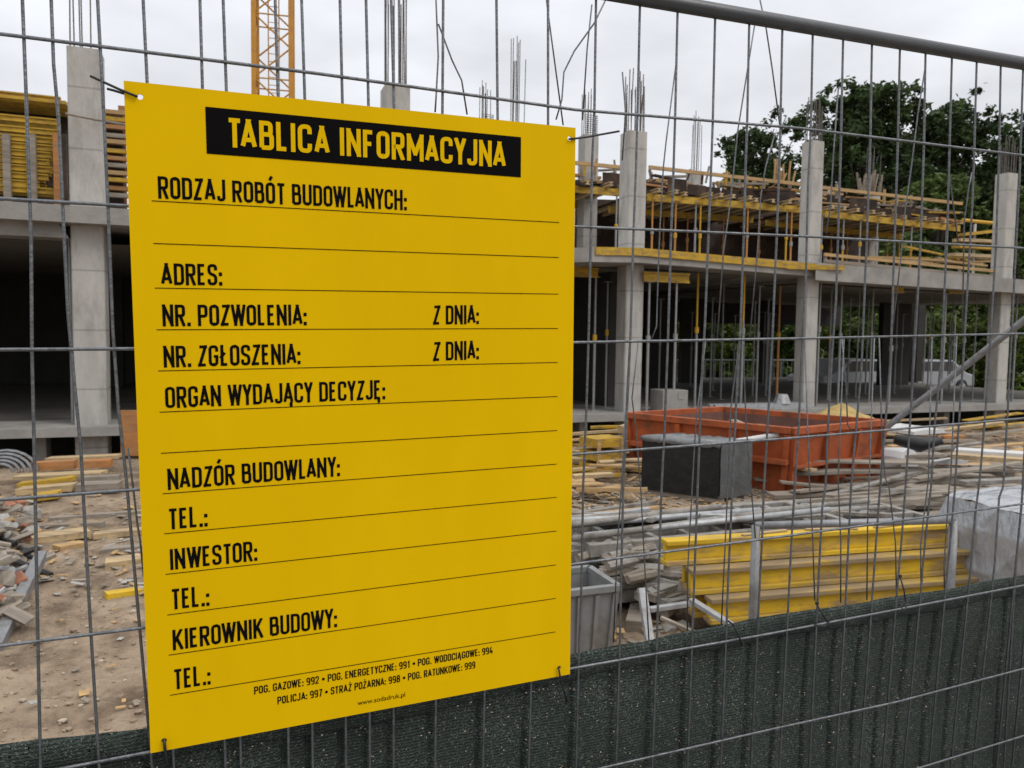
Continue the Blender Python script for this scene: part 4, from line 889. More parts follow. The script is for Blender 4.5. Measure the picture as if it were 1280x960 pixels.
a, c_ = at_d(151, 570, 10.4), at_d(190, 516, 10.4); b = MB(); b.hexa([V((0, 0, 0)), V((.75, .1, 0)), V((.75, .14, 0)), V((0, .04, 0)), V((0, 0, .62)), V((.75, .1, .62)), V((.75, .14, .62)), V((0, .04, .62))])
o = put(b.build('plywood_sheet', M['orange_wood']), (a.x, a.y, a.z)); tag(o, 'orange plywood sheet standing on edge left of the yellow sign', 'sheet')
for k in range(5):
    c = at_d(2, 592, 9.4); r = .13 + .05 * k; b = MB(); b.tube([c + V((r * 1.1 * math.cos(a_), .03 * k, .12 + r * .75 * math.sin(a_) - .1)) for a_ in [math.pi * j / 10 for j in range(11)]], .02, 6)
    tag(b.build('conduit', M['galv_mid']), 'coil of pale conduit at the left edge, %s ring from inside' % word[k], 'conduit', 'conduit coils at the left edge')
def gplank(x0, y0, x1, y1, m, w_, h_, lb):
    a, c_ = on_ground(x0, y0), on_ground(x1, y1); b = MB(); up_ = V((0, 0, h_ * .4)); b.bar(a + up_, c_ + up_, w_, h_); tag(b.build('plank', M[m]), lb, 'board')
gplank(118, 672, 200, 664, 'pale_wood', .12, .05, 'pale board on the sand just left of the sign, farthest of five')
gplank(128, 693, 200, 686, 'grey_wood', .12, .06, 'grey brown board half sunk in the sand left of the sign')
gplank(132, 709, 200, 700, 'pale_wood', .16, .06, 'wide pale split board on the sand left of the sign')
gplank(132, 748, 205, 738, 'yellow_beam', .09, .045, 'bright yellow batten on the sand left of the sign')
gplank(34, 678, 110, 668, 'pale_wood', .2, .06, 'broad pale board on the sand beside the rubble heap')
gplank(50, 662, 130, 658, 'grey_wood', .07, .05, 'thin grey board on the sand behind the broad pale board')
gplank(62, 652, 190, 642, 'grey_wood', .1, .05, 'long grey board on the sand below the timber stack')
gplank(70, 690, 104, 684, 'tan_wood', .12, .06, 'short tan board on the sand right of the rubble heap')
for i in range(120):
    px = rnd(-40, 46); py = rnd(625, 775); q = on_ground(px, py + 12); k = i % 4; s_ = rnd(.035, .10)
    if px > 20 and py > 720: px -= 30; q = on_ground(px, py + 12)
    b = MB()
    if k == 0: b.box((-s_, -s_*.5, -s_*.3), (s_, s_*.5, s_*.3)); m, nm, lb, gr = 'brick', 'brick', 'broken red brick in the rubble heap at the left edge', 'bricks in the left rubble heap'
    elif k == 1: stone(b, (0, 0, 0), s_); m, nm, lb, gr = random.choice(('rubble', 'rubble', 'grey_wood')), 'rubble_chunk', 'grey chunk of rubble in the heap at the left edge', 'chunks in the left rubble heap'
    elif k == 2: b.tube([(-s_*2.2, 0, 0), (s_*2.2, 0, 0)], .025, 8); m, nm, lb, gr = random.choice(('galv_pale', 'black', 'grey_wood')), 'pipe_offcut', 'pipe offcut in the rubble heap at the left edge', 'pipe offcuts in the left rubble heap'
    else: b.bar((-s_*2, 0, 0), (s_*2, 0, 0), .07, .03); m, nm, lb, gr = random.choice(('tan_wood', 'grey_wood', 'grey_wood')), 'board_offcut', 'board offcut in the rubble heap at the left edge', 'board offcuts in the left rubble heap'
    o = put(b.build(nm, M[m], bevel=.008 if k == 0 else 0), (q.x, q.y, q.z + .05 + rnd(0, .3) * max(0, min(1, (30 - px) / 45))), rnd(0, 3), rnd(-.5, .5), rnd(-.5, .5)); tag(o, lb, 'rubble', gr)
b = MB(); a, c_ = at_d(-6, 806, 4.5), at_d(52, 690, 5.9); b.bar(a, c_, .07, .02); b.bar(a + V((.03, 0, -.03)), c_ + V((.03, 0, -.03)), .012, .06); tag(b.build('angle_bar', M['galv_mid']), 'pale steel angle bar leaning on the rubble heap at the left edge', 'bar')
b = MB(); a, c_ = at_d(8, 655, 7.4), at_d(36, 652, 7.5); b.tube([a, c_], .05, 8); tag(b.build('pipe', flat('teal_pipe', (.08, .13, .14), .5)), 'grey green pipe lying on top of the rubble heap', 'pipe')

mb = MB()
def chips(n, xr, yr, z0=.0, sz=(.02, .09)):
    for i in range(n):
        q = on_ground(rnd(*xr), rnd(*yr)); L, w_ = rnd(*sz), rnd(.008, .025); a = rnd(0, 3.1); d = V((math.cos(a), math.sin(a), rnd(-.25, .25))) * L; n_ = V((-math.sin(a), math.cos(a), 0)) * w_; q = V((q.x, q.y, q.z + .012 + rnd(0, .015)))
        k_ = random.choice((0, 0, 1, 2)); mb.hexa([q - d - n_ - V((0, 0, .004)), q + d - n_ - V((0, 0, .004)), q + d + n_ - V((0, 0, .004)), q - d + n_ - V((0, 0, .004)), q - d - n_, q + d - n_, q + d + n_, q - d + n_], k_)
chips(900, (700, 1070), (600, 680)); chips(700, (1040, 1290), (570, 690)); chips(350, (712, 840), (560, 640)); chips(180, (20, 190), (590, 740), 0, (.015, .06)); chips(70, (720, 930), (730, 810), 0, (.015, .05)); chips(20, (40, 190), (740, 900), 0, (.008, .025)); chips(500, (980, 1290), (525, 600), 0, (.05, .16))
tag(mb.build('wood_chips', [M['tan_wood'], M['grey_wood'], M['rubble']]), 'splinters and small wood waste strewn over the sand', 'debris', kind='stuff')
for i in range(15):
    px = rnd(760, 1000); d = 5.7 if px < 900 else 6.8; q = at_d(px, rnd(645, 690), d); L = rnd(1.1, 2.4); b = MB(); b.tube([(-L/2, 0, 0), (L/2, 0, 0)], .024, 8); o = b.build('scaffold_tube', M[('galv_pale', 'alu', 'prop_grey')[i % 3]], smooth=True)
    put(o, (q.x, q.y, (.515 if d < 6 else .36) + rnd(0, .05)), arz + rnd(-.12, .22), 0, rnd(-.03, .03)); tag(o, 'grey steel tube lying along the top of the aluminium frames', 'tube', 'steel tubes on the aluminium frames')
for i in range(26):
    px = rnd(745, 1050); q = at_d(px, rnd(640, 685), 5.9 if px < 930 else 6.8); L = rnd(.3, 1.0); o = plank(random.choice(('alu', 'grey_wood', 'galv_pale')), round(L, 1), random.choice((.05, .08)), .03); o.name = 'metal_strip'
    put(o, (q.x, q.y, (.50 if px < 930 else .34) + rnd(0, .04)), arz + rnd(-.5, .6), rnd(-.1, .1), rnd(-.05, .05)); tag(o, 'loose grey strip lying on top of the aluminium frames', 'strip', 'loose strips on the aluminium frames')

# ------------------------------------------------------------------ front fence
ax = lambda pts, off=FB: [fen(x, y, off) for x, y in pts]
HW = [((0, 42), (400, 92), (720, 137), (1000, 160), (1280, 194)), ((0, 248), (155, 257), (720, 283), (1000, 295), (1280, 310)), ((0, 437), (165, 436), (720, 428), (1000, 423), (1280, 417)),
      ((0, 625), (172, 612), (720, 568), (1000, 547), (1280, 523)), ((0, 808), (180, 785), (720, 705), (1000, 668), (1280, 630)), ((95, 958), (190, 940), (715, 836), (960, 793), (1280, 732)), ((750, 961), (960, 913), (1120, 878), (1280, 836)), ((1160, 957), (1280, 920))]
VW = [[(28, 0), (32, 100), (39, 300), (40, 437), (44, 620), (47, 780), (50, 925)], [(64, 0), (67, 80), (73, 145), (79, 270), (85, 390), (92, 468), (101, 560), (106, 654), (113, 780), (122, 925)],
      [(122, 0), (128, 108), (132, 194), (136, 280), (141, 411), (148, 510), (158, 600)], [(179, 0), (184, 103), (200, 400), (215, 900)], [(250, 0), (253, 105), (262, 400), (280, 900)], [(279, 0), (283, 112), (292, 400), (300, 900)], [(344, 0), (347.5, 118), (352, 400), (360, 900)], [(377, 0), (381, 122), (385, 400), (390, 880)], [(425, 0), (428, 128), (430, 400), (432, 870)],
      [(457.5, 0), (460.6, 131), (462, 400), (462, 870)], [(489, 0), (492.5, 133), (494, 400), (492, 860)], [(554, 0), (553, 140), (552, 400), (545, 850)], [(620.5, 0), (622, 147), (618, 400), (606, 850)], [(685, 0), (685, 155), (680, 400), (664, 850)],
      [(745, 0), (743, 134), (740, 205), (738.6, 287), (736, 408), (733, 509), (729, 606), (726.5, 742), (724, 800)], [(800, 1), (797, 138), (795, 208), (792, 287), (788, 422), (783.4, 520), (779, 608), (774.7, 803)],
      [(847, 11), (844, 144), (842, 208), (839, 287), (835, 420), (831, 531), (827, 608), (821, 801)], [(894, 19), (891, 151), (889, 208), (885.6, 294), (881, 408), (878, 455), (872.5, 597), (865.5, 790)],
      [(936.6, 26), (934, 153), (932, 208), (929.6, 296), (925.6, 408), (922, 466), (916, 597), (910, 731), (908, 786)], [(978, 33), (975.5, 160), (974, 208), (971, 294), (966, 408), (960.6, 514), (955, 608), (953, 666)],
      [(1016, 40), (1013.5, 166), (1010, 233), (1007.6, 340), (1002, 448), (998.5, 532), (994.7, 589), (990, 665), (985, 764)], [(1054, 47), (1051.4, 168), (1048.6, 265), (1045, 375), (1040, 444), (1034, 553), (1032, 608), (1028, 633), (1024, 709), (1022, 751)],
      [(1090, 54), (1088, 173), (1084, 287), (1079, 408), (1076.6, 465), (1069.6, 542), (1064, 608), (1057, 753)], [(1125, 59), (1122.5, 175), (1119, 277), (1115, 397), (1112.7, 455), (1105.7, 542), (1098.4, 633), (1090, 751)],
      [(1157, 66), (1155, 181), (1151, 298), (1144.4, 422), (1139, 509), (1132, 608), (1127, 676), (1121, 742)], [(1190, 71), (1187, 186), (1184, 298), (1176, 455), (1168.5, 531), (1164, 608), (1156.4, 677), (1151, 740)],
      [(1221, 75), (1218, 186), (1215.5, 255), (1204.5, 444), (1197, 553), (1194, 608), (1186, 698), (1182, 736)], [(1251, 81), (1249, 192), (1245, 309), (1235, 477), (1225, 597), (1219, 644), (1214, 705)], [(1279, 85), (1274.5, 222), (1260, 509), (1254, 608), (1249, 622), (1243, 709)], [(1305, 90), (1298, 240), (1277, 633), (1270, 705)]]
tp0, tp1 = fen(870, 5.5, 0), fen(1280, 76.5, 0)
TB = lambda a: tp0[1] + (tp1[1] - tp0[1]) * (a - tp0[0]) / (tp1[0] - tp0[0])
print('tube', tp0, tp1, 'wires', [[round(q[1], 3) for q in ax(h)] for h in HW])
BOT = -1.33
fence = empty('temporary_fence', 'galvanised mesh site fence panel carrying the yellow sign', 'fence')
fence.matrix_world = MF
AL, AR = -1.15, 2.35
F = lambda a, b, off=FB: V((a, b, -off))
b = MB(); b.tube([F(AL, TB(AL)), F(AR, TB(AR))], .0142, 16); b.build('top_rail', M['galv_tube'], fence, smooth=True)
b = MB(); b.tube([F(AL, BOT), F(AR, BOT)], .0185, 12); b.build('bottom_rail', M['galv_tube'], fence, smooth=True)
for a in (AL, AR): b = MB(); b.tube([F(a, BOT - .02), F(a, TB(a))], .016, 12); b.build('post', M['galv_tube'], fence, smooth=True)
b = MB()
def ext(P, a_end):                                                 # extend a horizontal polyline
    (a0, b0), (a1, b1) = P; return b0 + (b1 - b0) * (a_end - a0) / (a1 - a0)
for h in HW:
    P = ax(h); P = [(AL, ext((P[0], P[-1]), AL))] + P + [(AR, ext((P[0], P[-1]), AR))]
    b.tube([F(x, y, FB + .0015) for x, y in P], .0027, 7)
for vtr in VW:
    P = ax(vtr, FB + .005)
    (a0, b0), (a1, b1) = P[0], P[1]; tb = TB(a0); sl0 = (a1 - a0) / (b1 - b0); P = [(a0 + sl0 * (tb - b0), tb)] + P
    (a0, b0), (a1, b1) = P[-3], P[-1]; sl1 = (a1 - a0) / (b1 - b0); P = P + [(a1 + sl1 * (BOT - b1), BOT)]
    b.tube([F(x, y, FB + .005) for x, y in P], .0024, 7)
for a in [AR - .06 * i for i in range(1, 14)]:
    if a > fen(1305, 90, FB)[0] + .03: b.tube([F(a, TB(a), FB + .005), F(a - .1, BOT, FB + .005)], .0024, 6)
mesh = b.build('wire_mesh', M['galv'], fence, smooth=True)

# second, bent mesh hanging behind it
RW = [[(846, 72), (834, 175), (830.5, 208), (825, 287), (822, 331), (819.5, 408), (813, 427)], [(944, 27), (935.5, 87.5), (923.5, 164), (918, 208), (910, 266), (903, 314), (896, 425)], [(950, 0), (958.5, 31), (967, 87), (975, 157)], [(969, 166), (958.5, 208), (952, 248), (947.5, 309), (936, 424)],
      [(1157, 80), (1149, 142), (1141, 208), (1132, 261), (1124.7, 322), (1113, 421)], [(1186, 190), (1188, 215), (1192.5, 250), (1198, 304)], [(1215, 215), (1213, 233), (1207, 277), (1203, 419)], [(1048, 109), (1043, 197), (1040, 255), (1033, 292)],
      [(798, 426), (791, 498), (795.5, 531), (801, 608), (805, 709), (810, 801)], [(882, 425), (871, 531), (866.6, 608), (860, 709), (858, 792)], [(926.7, 400), (922, 455), (915, 509), (910, 608), (905, 687), (900, 786)], [(929.6, 400), (931, 455), (934, 531), (939, 608), (943, 672)],
      [(787, 427), (777, 622), (772.5, 687), (767, 803)], [(1006, 422), (1013, 600), (1017.5, 677), (1018.6, 751)], [(1055, 421), (1049, 600), (1052.5, 677), (1051, 753)], [(1093, 421), (1086, 652), (1085, 751)], [(1099, 421), (1104, 553), (1108, 597), (1111.6, 610), (1118, 677), (1119, 746)], [(1165, 419), (1162, 600), (1156, 650), (1151, 683), (1150, 735)], [(1196, 419), (1190, 597), (1188, 610), (1180.5, 703), (1179, 735)],
      [(1052, 421), (1059, 483), (1061, 531), (1066, 541)], [(545, 0), (548.5, 70), (546, 118), (544, 140)], [(548, 30), (566, 75), (578, 100), (584, 143)], [(683, 0), (690, 45), (705, 156)], [(757, 0), (744, 28), (719, 63), (705, 90), (701.5, 125), (694, 150)], [(778, 90), (783, 140), (779, 200)], [(728, 150), (735, 60), (741, 5)], [(160, 560), (167, 617), (171.5, 656), (175, 675), (180, 720)]]
f2 = empty('wire_mesh_panel', 'loose bent mesh wires hanging behind the main fence panel', 'mesh'); f2.matrix_world = MF
for tr in RW:
    P = ax(tr, .06); b = MB(); b.tube([F(x, y, .06 + .004 * math.sin(i)) for i, (x, y) in enumerate(P)], .0016, 6); b.build('bent_wire', M['galv'], f2, smooth=True)

# dark green netting on the lower fence
NET = [fen(x, y, .022) for x, y in ((0, 935), (180, 916), (450, 878), (715, 822), (820, 801), (960, 774), (1130, 748), (1280, 722))]
def net_top(a):
    for (a0, b0), (a1, b1) in zip(NET, NET[1:]):
        if a <= a1: return b0 + (b1 - b0) * (a - a0) / (a1 - a0)
    return NET[-1][1] + (NET[-1][1] - NET[-2][1]) / (NET[-1][0] - NET[-2][0]) * (a - NET[-1][0])
m = bpy.data.materials.new('shade_net'); m.use_nodes = True; n_ = m.node_tree.nodes; l_ = m.node_tree.links; bs = n_['Principled BSDF']
tcn = n_.new('ShaderNodeTexCoord'); mpn = n_.new('ShaderNodeMapping'); mpn.inputs['Scale'].default_value = (430, 620, 1); l_.new(tcn.outputs['Object'], mpn.inputs[0])
vo = n_.new('ShaderNodeTexVoronoi'); vo.inputs['Scale'].default_value = 1.0; l_.new(mpn.outputs[0], vo.inputs[0])
wv = n_.new('ShaderNodeTexWave'); wv.bands_direction = 'Y'; wv.inputs['Scale'].default_value = 54; wv.inputs['Distortion'].default_value = 4.0; wv.inputs['Detail'].default_value = 3; wv.inputs['Detail Scale'].default_value = 5; l_.new(tcn.outputs['Object'], wv.inputs[0])
nn_ = n_.new('ShaderNodeTexNoise'); nn_.inputs['Scale'].default_value = 4.5; nn_.inputs['Detail'].default_value = 5; l_.new(tcn.outputs['Object'], nn_.inputs[0])
mr_ = n_.new('ShaderNodeMapRange'); mr_.inputs[1].default_value = .35; mr_.inputs[2].default_value = .68; mr_.inputs[3].default_value = .03; mr_.inputs[4].default_value = .20; l_.new(nn_.outputs[0], mr_.inputs[0])
sx_ = n_.new('ShaderNodeSeparateColor'); l_.new(vo.outputs['Color'], sx_.inputs[0])
lt = n_.new('ShaderNodeMath'); lt.operation = 'LESS_THAN'; l_.new(sx_.outputs[0], lt.inputs[0]); l_.new(mr_.outputs[0], lt.inputs[1])        # pale dusty knots in the weave
cr = n_.new('ShaderNodeMix'); cr.data_type = 'RGBA'; l_.new(lt.outputs[0], cr.inputs[0]); cr.inputs[7].default_value = (.095, .112, .098, 1)
wr = n_.new('ShaderNodeValToRGB'); wr.color_ramp.elements[0].color = (.004, .008, .006, 1); wr.color_ramp.elements[1].color = (.034, .049, .041, 1); l_.new(wv.outputs['Fac'], wr.inputs[0]); l_.new(wr.outputs[0], cr.inputs[6])
l_.new(cr.outputs[2], bs.inputs['Base Color']); bs.inputs['Roughness'].default_value = .6; bs.inputs['Specular IOR Level'].default_value = .3
bp_ = n_.new('ShaderNodeBump'); bp_.inputs['Strength'].default_value = .8; bp_.inputs['Distance'].default_value = .002; l_.new(vo.outputs['Distance'], bp_.inputs['Height']); l_.new(bp_.outputs[0], bs.inputs['Normal'])
lt2 = n_.new('ShaderNodeMath'); lt2.operation = 'LESS_THAN'; l_.new(sx_.outputs[1], lt2.inputs[0]); lt2.inputs[1].default_value = .006            # open meshes
tr_ = n_.new('ShaderNodeBsdfTransparent'); ms_ = n_.new('ShaderNodeMixShader'); l_.new(lt2.outputs[0], ms_.inputs[0]); l_.new(bs.outputs[0], ms_.inputs[1]); l_.new(tr_.outputs[0], ms_.inputs[2]); l_.new(ms_.outputs[0], n_['Material Output'].inputs[0])
M['net'] = m
net = empty('debris_netting', 'dark green debris netting tied to the lower fence', 'netting'); net.matrix_world = MF
na, nb_ = 1300, 44
VL = [ax(v_, FB + .005) for v_ in VW]
def wire_a(P, bb):
    lo_, hi_ = P[-3], P[-1]
    return hi_[0] + (hi_[0] - lo_[0]) / (hi_[1] - lo_[1]) * (bb - hi_[1])
def bulge(wa, a, bb):
    d = .004 + .004 * (1 + noise.noise((a * 9, bb * 2.5, 1))) + .010 * (1 + noise.noise((a * 2.2 + bb * 1.4, bb * 3.2 - a * .8, 6))) + .003 * noise.noise((a * 24, bb * 7, 4))
    m_ = min(abs(a - w_ + .006) for w_ in wa)
    return d + (.009 + .005 * noise.noise((a * 5, bb * 4, 8))) * math.exp(-(m_ / .0045) ** 2)
WA = []
for j in range(nb_ + 1): bb = -.42 + (BOT + .42) * j / nb_; WA.append([wire_a(P, bb) for P in VL])
b = MB()
for j in range(nb_ + 1):
    for i in range(na + 1):
        a = AL + (AR - AL) * i / na; t_ = net_top(a) - .022 + .003 * math.sin(a * 40); bb = t_ + (BOT + .01 - t_) * j / nb_
        wa = WA[j]; b.v.append((a, bb, -(FB + .009 + bulge(wa, a, bb))))
b.f = [(j*(na+1) + i, j*(na+1) + i + 1, (j+1)*(na+1) + i + 1, (j+1)*(na+1) + i) for j in range(nb_) for i in range(na)]; b.mi = [0] * len(b.f)
b.build('net_sheet', M['net'], net, smooth=True)
b = MB(); nn2 = 10
for j in range(nn2 + 1):
    for i in range(na + 1):
        a = AL + (AR - AL) * i / na; th = 2 * math.pi * j / nn2; c = net_top(a) - .025
        b.v.append((a, c + (.026 + .003 * noise.noise((a * 14, 0, 2))) * math.cos(th) + .0035 * noise.noise((a * 6, 3, 3)), -(FB + .022 + .009 * math.sin(th) + .004 * noise.noise((a * 10, 5, 1)))))
b.f = [(j*(na+1) + i, j*(na+1) + i + 1, (j+1)*(na+1) + i + 1, (j+1)*(na+1) + i) for j in range(nn2) for i in range(na)]; b.mi = [0] * len(b.f)
b.build('hem', M['net'], net, smooth=True)

# ------------------------------------------------------------------ the yellow information board
W2, H2 = .3648, .511
sgn = empty('information_board', 'yellow Polish building site information board tied to the fence', 'sign'); sgn.matrix_world = MF
holes = [fen(175, 121), fen(712, 173), fen(205, 926), fen(699, 835)]
b = MB(); hr = .0042; TK = -.003
midx = 0.0; midy = 0.0
for (hx, hy) in holes:
    x0, x1 = (-W2, midx) if hx < 0 else (midx, W2); y0, y1 = (-H2, midy) if hy < 0 else (midy, H2); q = .008
    for z, fl in ((0, False), (TK, True)):
        def quad(p): b.add([(x, y, z) for x, y in (reversed(p) if fl else p)], [tuple(range(len(p)))])
        quad([(x0, y0), (x1, y0), (x1, hy - q), (x0, hy - q)]); quad([(x0, hy + q), (x1, hy + q), (x1, y1), (x0, y1)])
        quad([(x0, hy - q), (hx - q, hy - q), (hx - q, hy + q), (x0, hy + q)]); quad([(hx + q, hy - q), (x1, hy - q), (x1, hy + q), (hx + q, hy + q)])
        sq = []
        for k in range(16):
            a_ = R(22.5 * k); c_, s_ = math.cos(a_), math.sin(a_); m_ = max(abs(c_), abs(s_)); sq.append(((hx + q * c_ / m_, hy + q * s_ / m_), (hx + hr * c_, hy + hr * s_)))
        for k in range(16): j = (k + 1) % 16; quad([sq[k][0], sq[j][0], sq[j][1], sq[k][1]])
    for k in range(16):
        a0_, a1_ = R(22.5 * k), R(22.5 * (k + 1)); p, r2 = (hx + hr * math.cos(a0_), hy + hr * math.sin(a0_)), (hx + hr * math.cos(a1_), hy + hr * math.sin(a1_))
        b.add([(*p, 0), (*r2, 0), (*r2, TK), (*p, TK)], [(0, 1, 2, 3)])
cs = [(-W2, -H2), (W2, -H2), (W2, H2), (-W2, H2)]
for k in range(4): p, r2 = cs[k], cs[(k + 1) % 4]; b.add([(*p, TK), (*r2, TK), (*r2, 0), (*p, 0)], [(0, 1, 2, 3)])
M['sign_yellow'] = mat('sign_yellow', (.672, .414, .0008), .6, var=.045, scale=1.6, spec=.03, stretch=(3, 1, 1))
b.build('panel', M['sign_yellow'], sgn)
Z1, Z2, Z3 = .0006, .0012, .0016
b = MB(); q = [fen(*p) for p in ((258, 193), (651, 221), (651, 171), (257, 134))]
xa, xb = (q[0][0] + q[3][0]) / 2, (q[1][0] + q[2][0]) / 2; ya, yb = (q[0][1] + q[1][1]) / 2, (q[2][1] + q[3][1]) / 2
b.add([(xa, ya, Z1), (xb, ya, Z1), (xb, yb, Z1), (xa, yb, Z1)], [(0, 1, 2, 3)]); band = b.build('title_band', M['ink'], sgn)
rules = [((190, 252.5), (700, 277)), ((193, 306), (699, 320.5)), ((195, 362), (698, 366)), ((196.5, 414), (698, 409)), ((198.5, 466), (697, 451)), ((200, 517), (696.5, 494)), ((202, 569), (696, 536)), ((204, 619.5), (696, 578)), ((205, 669), (695, 620)), ((206, 720), (695, 662)), ((208, 770), (694.5, 705)), ((210, 820), (694, 747)), ((211, 870), (694.5, 789))]
rl = [fen(*p[0]) for p in rules]; rr = [fen(*p[1]) for p in rules]
xl, xr_ = sum(p[0] for p in rl) / 13, sum(p[0] for p in rr) / 13
print('rules', [(round(p[0], 3), round(p[1], 3), round(q[0], 3), round(q[1], 3)) for p, q in zip(rl, rr)], 'xl', xl, xr_, 'band', xa, xb, ya, yb)
for p, q in zip(rl, rr):
    y = (p[1] + q[1]) / 2; b = MB(); h = .0006; b.add([(xl, y - h, Z1), (xr_, y - h, Z1), (xr_, y + h, Z1), (xl, y + h, Z1)], [(0, 1, 2, 3)]); b.build('ruled_line', M['ink'], sgn)
# condensed stroke lettering
r_1 = .32
G = {  # width, strokes of (x, y, fillet) in 0..1 ; 'c' closes the stroke
 'A': (.56, [[(0, 0), (.5, 1.0), (1, 0)], [(.2, .26), (.8, .26)]]), 'B': (.5, [[(0, 0), (0, 1), (.9, 1, 1), (.9, .54, 1), (0, .54)], [(0, .54), (1, .54, 1), (1, 0, 1), (0, 0)]]),
 'C': (.5, [[(1, .7), (1, 1, 2), (0, 1, 2), (0, 0, 2), (1, 0, 2), (1, .3)]]), 'D': (.5, [[(0, 0), (0, 1), (1, 1, 2), (1, 0, 2), (0, 0), (0, .1)]]), 'E': (.43, [[(1, 1), (0, 1), (0, 0), (1, 0)], [(0, .53), (.85, .53)]]),
 'F': (.43, [[(1, 1), (0, 1), (0, -.1)], [(0, .5), (.85, .5)]]), 'G': (.5, [[(1, .72), (1, 1, 2), (0, 1, 2), (0, 0, 2), (1, 0, 2), (1, .46), (.55, .46)]]), 'H': (.5, [[(0, -.1), (0, 1.1)], [(1, -.1), (1, 1.1)], [(0, .52), (1, .52)]]),
 'I': (.17, [[(.5, -.1), (.5, 1.1)]]), 'J': (.42, [[(1, 1.1), (1, 0, 2), (0, 0, 2), (0, .2)]]), 'K': (.53, [[(0, -.1), (0, 1.1)], [(1, 1.08), (.05, .36)], [(.38, .58), (1.05, -.08)]]), 'L': (.42, [[(0, 1.1), (0, 0), (1, 0)]]),
 'M': (.66, [[(0, -.1), (0, 1), (.5, .22), (1, 1), (1, -.1)]]), 'N': (.53, [[(0, -.1), (0, 1), (1, 0), (1, 1.1)]]), 'O': (.5, [[(0, 1, 2), (1, 1, 2), (1, 0, 2), (0, 0, 2), 'c']]), 'P': (.49, [[(0, -.1), (0, 1), (1, 1, 1), (1, .45, 1), (0, .45)]]),
 'R': (.51, [[(0, -.1), (0, 1), (.96, 1, 1), (.96, .48, 1), (0, .48)], [(.5, .46), (1.02, -.1)]]), 'S': (.49, [[(1, .74), (1, 1, 1.6), (0, 1, 1.6), (0, .56, 1.6), (1, .46, 1.6), (1, 0, 1.6), (0, 0, 1.6), (0, .26)]]),
 'T': (.47, [[(-.1, 1), (1.1, 1)], [(.5, 1), (.5, -.1)]]), 'U': (.5, [[(0, 1.1), (0, 0, 2), (1, 0, 2), (1, 1.1)]]), 'W': (.78, [[(0, 1.1), (.26, 0), (.5, .95), (.74, 0), (1, 1.1)]]), 'Y': (.52, [[(0, 1.08), (.5, .45), (1, 1.08)], [(.5, .45), (.5, -.1)]]),
 'Z': (.46, [[(0, 1), (1, 1), (0, 0), (1, 0)]]), '.': (.17, [[(.5, -.1), (.5, .1)]]), ':': (.17, [[(.5, -.1), (.5, .1)], [(.5, .48), (.5, .68)]]), ' ': (.2, []), '*': (.38, [[(.5, .32), (.5, .62)]]),
 '9': (.48, [[(.05, .05), (.2, 0, 1), (1, 0, 2), (1, 1, 2), (0, 1, 2), (0, .42, 2), (1, .42)]]), '1': (.36, [[(.1, .78), (.75, 1), (.75, -.1)]]), '2': (.46, [[(0, .72), (0, 1, 2), (1, 1, 2), (1, .62, 1), (0, 0), (1.05, 0)]]), '4': (.5, [[(.75, -.1), (.75, .5)], [(.45, 1.08), (0, .2), (1.1, .2)]]),
 '7': (.45, [[(-.05, 1), (1, 1), (.35, -.1)]]), '8': (.49, [[(.04, 1, 1.4), (.96, 1, 1.4), (.96, .53, 1.4), (.04, .53, 1.4), 'c'], [(0, .53, 1.4), (1, .53, 1.4), (1, 0, 1.4), (0, 0, 1.4), 'c']]) }
G['Ó'] = (.5, G['O'][1] + [[(.4, 1.2), (.75, 1.42)]]); G['Ł'] = (.45, [[(.12, 1.1), (.12, 0), (1, 0)], [(-.18, .36), (.62, .66)]]); G['Ą'] = (.56, G['A'][1] + [[(.95, 0), (.8, -.17, .6), (.98, -.27)]]); G['Ę'] = (.43, G['E'][1] + [[(.85, 0), (.7, -.17, .6), (.9, -.27)]]); G['Ż'] = (.46, G['Z'][1] + [[(.5, 1.22), (.5, 1.4)]])
def clip(poly, ax_, v, sgn_):
    out_ = []
    for i in range(len(poly)):
        p, q = poly[i-1], poly[i]; ip, iq = sgn_ * (p[ax_] - v) >= 0, sgn_ * (q[ax_] - v) >= 0
        if ip != iq: t_ = (v - p[ax_]) / (q[ax_] - p[ax_]); out_.append((p[0] + (q[0] - p[0]) * t_, p[1] + (q[1] - p[1]) * t_))
        if iq: out_.append(q)
    return out_
